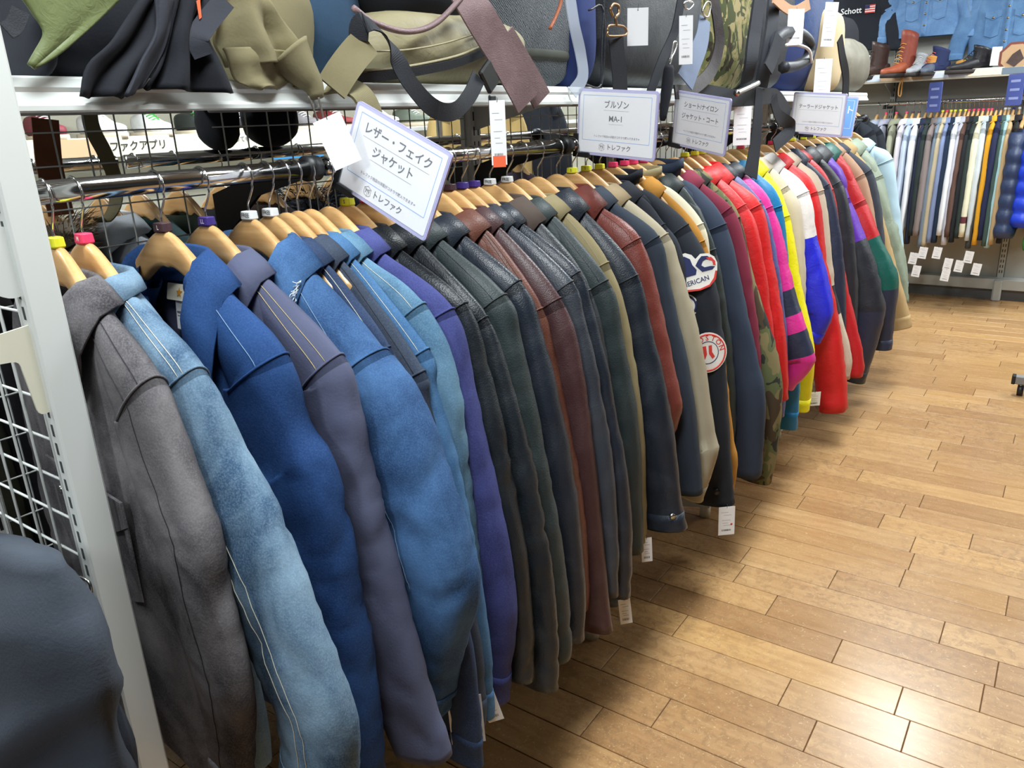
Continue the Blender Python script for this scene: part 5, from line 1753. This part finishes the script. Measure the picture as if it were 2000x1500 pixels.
for y, w, cc in ((1.42, 0.2, srgb(236, 190, 150)), (1.3, 0.06, srgb(90, 110, 200)), (2.75, 0.2, srgb(214, 226, 240)), (3.0, 0.1, srgb(240, 150, 110)), (3.2, 0.1, srgb(236, 216, 90))):
    smk('price_card', box(SHX + 0.058, SHX + 0.061, y, y + w, H - 0.055, H + 0.008), plain('card_%d' % int(y * 100), cc, .6), cs)
smk('blue_card', box(SHX + 0.055, SHX + 0.062, 2.42, 2.72, H - 0.115, H - 0.07), SKYBLUE, cs)
sn = [(1.35, S_WHITE, 'white sneaker with tan sole leftmost on the shelf beyond the mesh'), (1.52, leather('sneaker_burgundy', srgb(116, 40, 52), .5), 'burgundy sneaker between white sneakers beyond the mesh'), (1.72, S_WHITE, 'white sneaker right of the burgundy sneaker'),
      (1.95, S_WHITE, 'white sneaker beside the black green sneaker'), (2.15, leather('sneaker_black', srgb(40, 46, 44), .5), 'black sneaker with green laces on the far shelf'), (2.36, leather('sneaker_dark', srgb(52, 48, 54), .5), 'dark grey sneaker on the far shelf'),
      (2.75, leather('sneaker_grey', srgb(120, 116, 118), .5), 'grey sneaker on the far shelf near the black bag'), (2.95, leather('sneaker_red', srgb(130, 50, 50), .5), 'dull red sneaker on the far shelf'), (3.3, S_WHITE, 'white sneaker seen right of the leather sign'), (3.55, leather('sneaker_sage', srgb(120, 130, 118), .5), 'sage sneaker farthest along the shelf')]
for y, m, lab in sn:
    shoe('sneaker', lab, (SHX - 0.22, y, H + 0.003), random.uniform(-.12, .12), m, S_SOLE, lace=plain('lace_white', srgb(230, 230, 230), .8) if 'green' not in lab else plain('lace_green', srgb(60, 160, 60), .8), group='sneakers on the far shelf')
# long rail of coats before the far shelf (seen right of the second upright)
jacket('far_coat', 'sandy khaki jacket hung beyond the mesh right of the second upright', 'sandy khaki jacket beyond the mesh', 3.35, None, OUTS, mats=cloth('far_khaki', srgb(176, 150, 96), .1), td=0.1, quality=0, chip=None, x=-2.57, z=H + 0.30, cat='jacket', rz=0.9, group='garments beyond the mesh')
jacket('far_coat', 'black jacket hung beyond the mesh beside the sandy jacket', 'black jacket beyond the mesh', 3.75, None, OUTS, mats=C_BLACK, td=0.1, quality=0, chip=None, x=-2.57, z=H + 0.30, cat='jacket', rz=0.9, group='garments beyond the mesh')

cr = empty('coat_rail', (-2.57, 3.55, 0), 0, 'chrome coat rail standing beyond the mesh', 'rail')
mk('bar', tube([(0, -0.5, H + 0.30), (0, 0.6, H + 0.30)], 0.0155, 12), CHROME, cr)
for yy in (-0.5, 0.6):
    mk('stand', tube([(0, yy, 0.0), (0, yy, H + 0.315)], 0.0155, 12), CHROME, cr)

# ------------------------------------------------------------------ black sweatshirt on the end face
se = empty('sweatshirt', (-1.12, 0.30, 0.6), 0, 'charcoal black sweatshirt hanging on the end face, lower left', 'sweatshirt')
c = V((-1.12, 0.30, 0.6))
SWM = cloth('sweat_black', srgb(60, 66, 76), 0.15, 0.9, 0.35, 260)


def px_loft(lefts, rights, Y, depth, n=24, m=30, amp=0.012, seed=0.0, fold=None):
    L = catmull([at(a, b, Y=Y) - c for a, b in lefts], m)
    R = catmull([at(a, b, Y=Y) - c for a, b in rights], m)
    rings = []
    for i in range(m):
        ctr, hw = (L[i] + R[i]) / 2, (R[i] - L[i]) / 2
        ring = []
        for j in range(n):
            a = 2 * math.pi * j / n
            d = depth * (0.35 + 0.65 * sstep(0, 0.18, i / m))
            p = ctr + hw * spow(math.cos(a), 0.9) + V((0, -d, 0)) * spow(math.sin(a), .9)
            nn = noise.noise(V((p.x * 9 + seed, i * 0.14, math.sin(a)))) + 0.9 * (0.5 - abs(noise.noise(V((p.x * 12 + i * 0.12, seed, i * 0.10)))) * 2)
            ph = i / m * 15 + math.cos(a) * 2.6 + 2.2 * noise.noise(V((math.cos(a) + seed, i / m * 2.5, 1)))
            nn = nn * 0.4 + 1.1 * math.sin(ph) * sstep(0.25, 0.55, i / m)
            p += (hw.normalized() * math.cos(a) * 0.4 + V((0, -1, 0)) * math.sin(a)) * amp * nn * sstep(0.05, .3, i / m)
            ring.append(p)
        rings.append(ring)
    return loft(rings)


mk('body', px_loft([(-150, 1040), (-220, 1200), (-260, 1400), (-300, 1620)], [(60, 1060), (150, 1150), (215, 1300), (285, 1620)], 0.33, 0.05, amp=0.012, seed=2), SWM, se)
mk('sleeve', px_loft([(8, 1062), (-10, 1180), (-40, 1350), (-70, 1640)], [(112, 1095), (150, 1180), (205, 1320), (250, 1640)], 0.285, 0.045, amp=0.015, seed=6), SWM, se)
# coiled security cable looped through the end mesh
coil = []
for k in range(150):
    t = k / 149
    p = at(172 + 45 * t, 1195 + 115 * t, Y=0.40)
    a = k * 0.75
    coil.append(p + V((0.010 * math.cos(a), 0.004 * math.sin(a), 0.010 * math.sin(a))))
loop = [at(x, y, Y=0.395) for x, y in ((172, 1192), (150, 1180), (136, 1150), (148, 1128), (172, 1135), (178, 1160), (166, 1185), (160, 1210), (172, 1222))]
cb = mk('security_cable', tube(catmull(loop, 40), 0.0022, 7), STEEL)
tag(cb, 'coiled steel security cable looped round the end mesh', 'cable')
mk('coil', tube(coil, 0.0016, 6), STEEL, cb)
mk('ferrule', tube([at(156, 1178, Y=0.392), at(168, 1160, Y=0.392)], 0.005, 10), BLACK_PL, cb)
# ------------------------------------------------------------------ back wall: shelf, shoes, rail, shirts
WY = 7.045
SHY = 6.66                     # front edge of the wall shelf
zb = at(1850, 155, Y=SHY).z
ws = empty('wall_shelf', (0, SHY, zb), 0, 'long white wall shelf carrying boots above the shirt rail', 'shelf')
def wmk(name, vf, mat, parent=None, smooth=False):
    v, f = vf
    return mk(name, ([p - V((0, SHY, zb)) for p in v], f), mat, parent or ws, smooth)
wmk('board', box(-2.19, 2.2, SHY + 0.01, WY, zb + 0.01, zb + 0.03), WHITE_PAINT)
lip = wmk('front_lip', loft([[V((x, SHY + 0.02, zb)), V((x, SHY, zb)), V((x, SHY - 0.004, zb + 0.008)), V((x, SHY + 0.006, zb + 0.06)), V((x, SHY + 0.02, zb + 0.062))] for x in (-2.19, 2.2)]), CREAM_PAINT)
r7 = random.Random(2)
x = -1.9
k = 0
CARDC = [srgb(222, 230, 240), srgb(236, 214, 184), srgb(90, 106, 120), srgb(240, 240, 240), srgb(214, 224, 238), srgb(240, 206, 170)]
while x < 0.3:
    w = r7.choice((0.09, 0.2, 0.28))
    wmk('price_card', loft([[V((x, SHY - 0.006, zb + 0.012)), V((x + w, SHY - 0.006, zb + 0.012)), V((x + w, SHY + 0.003, zb + 0.054)), V((x, SHY + 0.003, zb + 0.054))],
                            [V((x, SHY - 0.008, zb + 0.012)), V((x + w, SHY - 0.008, zb + 0.012)), V((x + w, SHY + 0.001, zb + 0.054)), V((x, SHY + 0.001, zb + 0.054))]]), plain('wall_card_%d' % (k % 6), CARDC[k % 6], .6), lip)
    x += w + 0.004
    k += 1
for x0 in (-1.29, -0.39, 0.51):
    wmk('bracket', loft([[V((x0 + d, WY - 0.02, zb - 0.10)), V((x0 + d, WY - 0.02, zb + 0.01)), V((x0 + d, SHY + 0.03, zb + 0.01)), V((x0 + d, SHY + 0.03, zb - 0.01))] for d in (-0.002, 0.002)]), GREY_PAINT)
RY = 6.74
rz_ = at(1850, 198, Y=RY).z
wr_ = mk('wall_rail', tube([(-2.1, RY, rz_), (2.1, RY, rz_)], 0.0155, 12), CHROME)
tag(wr_, 'chrome hanging rail under the wall shelf', 'rail')
for x0 in (-1.29, -0.39, 0.51):
    mk('arm', bbox_bev(x0 - 0.006, x0 + 0.006, RY - 0.02, WY, rz_ - 0.035, rz_ - 0.012, 0.003), BLACK_PL, wr_, False)

SHOUT = [(0.20, -0.20), (0.235, -0.28), (0.26, -0.45), (0.285, -0.68), (0.295, -0.85), (0.29, -0.98)]
WS = [(1712, (170, 180, 196), 'grey blue'), (1729, (178, 180, 200), 'lavender grey'), (1749, (162, 164, 142), 'sage khaki'), (1769, (226, 220, 226), 'pinkish white'), (1781, (186, 200, 220), 'pale blue'), (1793, (230, 234, 242), 'white'),
      (1806, (38, 44, 66), 'dark navy'), (1817, (44, 54, 54), 'greenish black'), (1829, (132, 120, 118), 'taupe'), (1839, (120, 134, 150), 'steel grey'), (1847, (196, 182, 152), 'beige'), (1855, (132, 146, 184), 'periwinkle blue'), (1863, (36, 50, 72), 'ink navy'),
      (1873, (222, 224, 228), 'off white'), (1883, (196, 196, 208), 'pale lilac'), (1890, (96, 72, 64), 'brown'), (1899, (40, 42, 46), 'black'), (1908, (50, 60, 58), 'dark pine'), (1917, (226, 220, 192), 'cream'), (1927, (196, 204, 208), 'light grey'), (1934, (70, 76, 78), 'charcoal'),
      (1943, (222, 160, 40), 'mustard yellow'), (1952, (36, 40, 70), 'midnight blue'), (1960, (66, 86, 82), 'bottle green'), (1967, (154, 190, 196), 'mint blue'), (1976, (176, 150, 112), 'camel'), (1987, (38, 36, 38), 'jet black')]
chipc = [None, 'pink', 'pink', 'pink', 'brown', 'brown', None, 'brown', 'brown', 'yellow', 'pink', 'yellow', 'yellow', 'yellow', 'yellow', 'pink', 'pink', 'pink', 'pink', 'pink', 'pink', 'brown', 'brown', 'white', 'white', 'purple', 'white']
for i, (px, cc, nm) in enumerate(WS):
    X = at(px, 240, Y=RY).x
    m = cloth('shirt_' + nm.replace(' ', '_'), srgb(*cc), 0.06)
    lift = r7.uniform(-0.02, 0.02)
    so = [(a + lift, b + (lift * 3 if b < -0.8 else 0)) for a, b in SHOUT]
    bands = None
    if nm == 'cream':
        bands = [(0.82, 0.85, plain('rib_maroon', srgb(96, 40, 50), .8)), (0.87, 0.90, plain('rib_maroon', srgb(96, 40, 50), .8))]
    jacket('hanging_shirt', nm + ' shirt hanging on the wall rail', nm + ' shirt on the wall rail', RY, None, so, mats=m, td=0.021, sw=0.055, wr=0.008, quality=0, chip=chipc[i], rz=-math.pi / 2 + r7.uniform(-.06, .06), x=X, z=rz_, cat='shirt', hem=-0.9 + lift,
           group='shirts on the wall rail', collar='shirt', bands=bands, flare=0.0, body_w=0.19)
# down jackets at the right edge


def puffer(px, col_, label, lo, n=7, X0=None, rad=0.075, top=-0.2):
    X = at(px, 240, Y=RY).x
    r = empty('down_jacket', (X, RY, rz_), -math.pi / 2, label, 'jacket', 'down jackets on the wall rail')
    m = nylon('puffer_' + label.split()[0], col_, 0.4)
    hanger(RY, 'yellow', 'wooden hanger holding the ' + label.split(' at ')[0].split(' with ')[0], x=X, z=rz_, rz=-math.pi / 2, group='hangers on the wall rail')
    for nm, xo, rr in (('body', 0.0, 0.2), ('sleeve', 0.25, rad), ('sleeve', -0.25, rad)):
        rings = []
        L = (lo - top)
        for i in range(n * 6 + 1):
            t = i / (n * 6)
            k = 0.86 + 0.18 * abs(math.sin(math.pi * t * n))
            z = top + L * t + (0 if nm == 'body' else -0.02)
            w = rr * (0.55 + 0.45 * sstep(0, .2, t)) * k * (1 if t < .96 else .8)
            d = (0.07 if nm == 'body' else rad * .9) * k
            xx = xo * (0.8 + 0.35 * t)
            rings.append([V((xx + w * math.cos(a), d * math.sin(a), z)) for a in [2 * math.pi * q / 18 for q in range(18)]])
        mk(nm, loft(rings), m, r)
    return r


puffer(2000, srgb(44, 58, 92), 'navy quilted down jacket at the right edge of the picture', -0.9)
puffer(2034, srgb(24, 60, 200), 'royal blue quilted down jacket at the right edge of the picture', -0.82, 6, rad=0.10)
puffer(2062, srgb(70, 140, 70), 'green quilted down jacket at the right edge of the picture', -0.98, 7)
# swing tags below the shirts
k = 0
for px, py, lab in ((1787, 503, 'white price tag leftmost below the wall shirts'), (1793, 528, 'white price tag lowest left below the wall shirts'), (1806, 492, 'pinkish price tag below the greenish black shirt'), (1834, 492, 'brightest white price tag below the wall shirts'),
                    (1855, 514, 'white price tag below the black wall shirt'), (1850, 536, 'beige price tag lowest below the wall shirts'), (1877, 518, 'pinkish price tag below the charcoal wall shirt'), (1896, 500, 'narrow price tag below the midnight blue shirt'), (1911, 524, 'grey white price tag below the mint blue shirt')):
    swing_tag('price_tag', lab, at(px, py - 12, Y=6.45), (0.1, -1, 0), 0.055, 0.085, -0.12, string=0.01, group='price tags below the wall shirts')
# blue plates on the rail
for px, py, lab in ((1826, 190, 'blue size plate on the wall rail, nearer the boots'), (1983, 175, 'blue size plate on the wall rail at the right edge')):
    p = at(px, py, Y=6.55)
    o = mk('size_plate', prism(rrect(0.17, 0.20, 0.01), 0.004, (p, V((0.6, -0.8, 0)).normalized(), V((0, 0, 1)), V((-0.8, -0.6, 0)).normalized())), plain('plate_blue', srgb(78, 92, 160), .4), None, False)
    tag(o, lab, 'sign', 'blue plates on the wall rail')
    mk('holder', tube([p + V((0.03, 0.03, -0.09)), V((p.x + 0.02, RY, rz_))], 0.006, 8), BLACK_PL, o)
    for kx in (0.055, 0.0, -0.055):
        mk('print', prism([(-0.05, kx - 0.008), (0.05, kx - 0.008), (0.05, kx + 0.008), (-0.05, kx + 0.008)], 0.001, (p + V((-0.8, -0.6, 0)) * 0.004, V((0.6, -0.8, 0)).normalized(), V((0, 0, 1)), V((-0.8, -0.6, 0)).normalized())), plain('plate_pale', srgb(150, 160, 210), .4), o, False)

# boots and shoes on the wall shelf
ST = zb + 0.031
SP = plain('dark_sole', srgb(46, 40, 38), .7)
TANL = plain('tan_lace', srgb(206, 148, 74), .8)
BLKL = plain('black_lace', srgb(30, 30, 32), .8)


def shelf_shoe(px, label, rz, mat, sole, shaft, lace, cat, scale=1.0, y=None, collar_c=None):
    p = at(px, 140, Y=y or (SHY + 0.10))
    return shoe('boot' if shaft > .06 else 'shoe', label, (p.x, y or (SHY + 0.10), ST), rz, mat, sole, shaft=shaft, lace=lace, cat=cat, group='shoes on the wall shelf', scale=scale, collar_c=collar_c)


L_DKBR = leather('boot_dark_brown', srgb(66, 48, 44), .35)
L_RUST = leather('boot_rust', srgb(150, 76, 48), .4)
L_RUSTD = leather('boot_rust_shaft', srgb(132, 62, 46), .4)
L_BLKS = leather('boot_black', srgb(36, 36, 40), .3)
shelf_shoe(1672, 'black laced ankle boot behind the dark brown boot', -2.2, L_BLKS, SP, 0.09, plain('steel_eyelets', srgb(170, 170, 170), .3, metal=.8), 'boot', y=SHY + 0.16)
shelf_shoe(1736, 'dark brown laced boot on the wall shelf', -2.6, L_DKBR, SP, 0.15, BLKL, 'boot', 1.15)
bt = shelf_shoe(1784, 'rust red work boot with tan laces trailing over the shelf', -2.1, L_RUST, SP, 0.20, TANL, 'boot', 1.15, collar_c=L_RUSTD)
bi = Matrix.Translation(bt.location) @ Matrix.Rotation(-2.1, 4, 'Z') @ Matrix.Scale(1.15, 4)
bi = bi.inverted()
lp = [at(x, y, Y=SHY - 0.02) for x, y in ((1757, 112), (1766, 120), (1763, 145), (1756, 170), (1755, 186), (1759, 188), (1762, 165), (1764, 140), (1760, 118))]
mk('lace_ends', tube(catmull([bi @ p for p in lp], 40), 0.004, 6), TANL, bt)
shelf_shoe(1806, 'silver grey high top shoe on the wall shelf', -1.8, leather('shoe_silver', srgb(150, 154, 158), .3), SP, 0.08, plain('lace_grey', srgb(200, 200, 200), .8), 'shoe')
shelf_shoe(1824, 'small slate shoe with tan tongue on the wall shelf', -1.7, leather('shoe_slate', srgb(84, 92, 108), .5), SP, 0.07, None, 'shoe', 0.9, collar_c=cloth('tan_tongue', srgb(196, 138, 70), .1))
shelf_shoe(1852, 'navy boot with red patch and black toe on the wall shelf', -2.5, cloth('boot_navy', srgb(44, 52, 88), .1), SP, 0.11, plain('lace_red', srgb(226, 96, 96), .8), 'boot', 1.05)
cap = empty('knit_cap', (at(1882, 128, Y=SHY + 0.1).x, SHY + 0.1, ST), 0, 'small charcoal cap with tan bow on the wall shelf', 'cap')
mk('crown', blob(V((0, 0, 0.045)), 0.09, 0.07, 0.044, e1=0.95, e2=1.0, amp=0.03), C_CHARC, cap)
mk('bow', blob(V((0.0, -0.06, 0.065)), 0.045, 0.02, 0.028, amp=0.2, e1=.9, e2=.9), cloth('bow_tan', srgb(190, 140, 70), .1), cap)
shelf_shoe(1935, 'black leather shoe with white tag on the wall shelf', -2.6, L_BLKS, SP, 0.09, BLKL, 'shoe', 1.1)
swing_tag('price_tag', 'white price tag on the black shelf shoe', at(1949, 90, Y=SHY + 0.02), (0.05, -1, 0), 0.06, 0.12, -0.03, string=0.004, print_=False, group='price tags on the wall shelf')
swing_tag('price_tag', 'white price tag on the dark brown boot', at(1698, 106, Y=SHY - 0.03), (0.05, -1, 0), 0.03, 0.08, -0.6, string=0.004, print_=False, group='price tags on the wall shelf')
oc = empty('belt_bag', (at(1985, 108, Y=SHY + 0.05).x, SHY + 0.05, ST + 0.085), 0, 'octagonal brown patchwork bag on the wall shelf at the right edge', 'bag')
octp = lambda r: [(r * math.cos(math.pi / 8 + i * math.pi / 4), r * math.sin(math.pi / 8 + i * math.pi / 4)) for i in range(8)]
mk('rim', prism(octp(0.105), 0.07, (V((0, 0.03, 0)), V((1, 0, 0)), V((0, 0, 1)), V((0, -1, 0)))), leather('oct_rust', srgb(120, 62, 46), .4), oc, False)
mk('face', prism(octp(0.088), 0.005, (V((0, -0.04, 0)), V((1, 0, 0)), V((0, 0, 1)), V((0, -1, 0)))), cloth('oct_tan', srgb(190, 156, 122), .1), oc, False)
mk('patch', prism([(-0.05, -0.03), (0.0, -0.06), (0.05, -0.01), (0.02, 0.05), (-0.02, 0.02)], 0.004, (V((0, -0.045, 0)), V((1, 0, 0)), V((0, 0, 1)), V((0, -1, 0)))), L_DKBR, oc, False)

# jackets pinned flat on the wall above the shelf
D_WALL = denim('wall_light_denim', srgb(72, 108, 156), srgb(126, 164, 206), 0.5, 21)
D_WALL2 = denim('wall_mid_denim', srgb(60, 92, 134), srgb(106, 144, 184), 0.5, 23)
WJY = 6.93
for px, hempy, m, nm, lab, short, sl, kw in ((1805, 72, D_WALL, 'denim_jacket', 'light blue denim jacket pinned on the wall above the boots', 'light blue wall denim jacket', 0.0, dict(front=dict(pocket=True, button=BUTTON), stitch=(ST_TAN, [(0.0, 0.95, 6)]))),
                                             (1960, 104, D_WALL2, 'denim_jacket', 'mid blue denim jacket pinned on the wall at the right edge', 'mid blue wall denim jacket', 0.0, dict(front=dict(pocket=True, button=BUTTON))),
                                             (1665, 100, C_BLACK, 'blouson', 'black blouson pinned on the wall with white script and flag patch', 'black wall blouson', 0.0, dict())):
    p = at(px, hempy, Y=WJY)
    hemz = -0.68
    zr = p.z - hemz
    o, ar_, dp = jacket(nm, lab, short, WJY, None, [(0.235, -0.20), (0.27, -0.27), (0.31, -0.42), (0.345, -0.56), (0.355, -0.66), (0.355, -0.70)], mats=m, td=0.05, sw=0.075, wr=0.006, chip=None, x=p.x, z=zr, hem=hemz, group='garments pinned on the back wall', body_w=0.235, flare=-0.01, sym=True, **kw)
    if 'script' in lab:
        lettering('Schott', 0.058, PAPER, o, V((-0.02, -dp(-0.4) - 0.014, -0.40)), V((1, 0, 0)), V((0, 0, 1)), 'script')
        fb = mk('flag_patch', prism([(0.08, -0.425), (0.15, -0.425), (0.15, -0.37), (0.08, -0.37)], 0.003, (V((0, -dp(-0.5) - 0.012, 0)), V((1, 0, 0)), V((0, 0, 1)), V((0, -1, 0)))), PAPER, o, False)
        mk('stripe', join(*[box(0.08, 0.15, -dp(-0.5) - 0.0165, -dp(-0.5) - 0.0155, -0.425 + k * 0.016, -0.417 + k * 0.016) for k in range(4)]), PR, fb, False)
        mk('canton', box(0.08, 0.112, -dp(-0.5) - 0.018, -dp(-0.5) - 0.0158, -0.395, -0.37), PB, fb, False)

# black garments on the far end of the gondola
for xx, y, lab in ((-1.36, 5.75, 'black hooded jacket on the far end of the gondola, nearer one'), (-1.34, 5.90, 'black jacket on the far end of the gondola beside the wall shirts')):
    jacket('end_jacket', lab, 'far end black jacket %s' % ('nearer' if y < 5.8 else 'farther'), y, None, [(0.205, -0.2), (0.24, -0.28), (0.27, -0.46), (0.28, -0.66), (0.28, -0.8)], mats=C_BLACK, td=0.05, quality=0, chip=None, x=xx, z=H + 0.06, group='jackets on the far end of the gondola')
gmk('end_arm', tube([(-1.35, 5.33, H + 0.06), (-1.35, 6.0, H + 0.06)], 0.012, 10), CHROME, None, True)

# foot of a rolling rack at the right edge
p = at(1991, 772, Z=0.0)
rk = empty('rolling_rack', (p.x, p.y, 0), 0, 'grey foot and black castor of a rolling rack at the right edge', 'rack')
mk('castor', tube([(-0.014, 0, 0.028), (0.014, 0, 0.028)], 0.028, 20), BLACK_PL, rk)
mk('foot_tube', bbox_bev(-0.03, 0.45, -0.02, 0.02, 0.062, 0.105, 0.004), plain('rack_grey', srgb(130, 132, 134), .4), rk, False)
mk('stem', tube([(0, 0, 0.028), (0, 0, 0.07)], 0.01, 10), STEEL, rk)
mk('end_cap', bbox_bev(-0.045, -0.028, -0.022, 0.022, 0.060, 0.107, 0.003), BLACK_PL, rk, False)
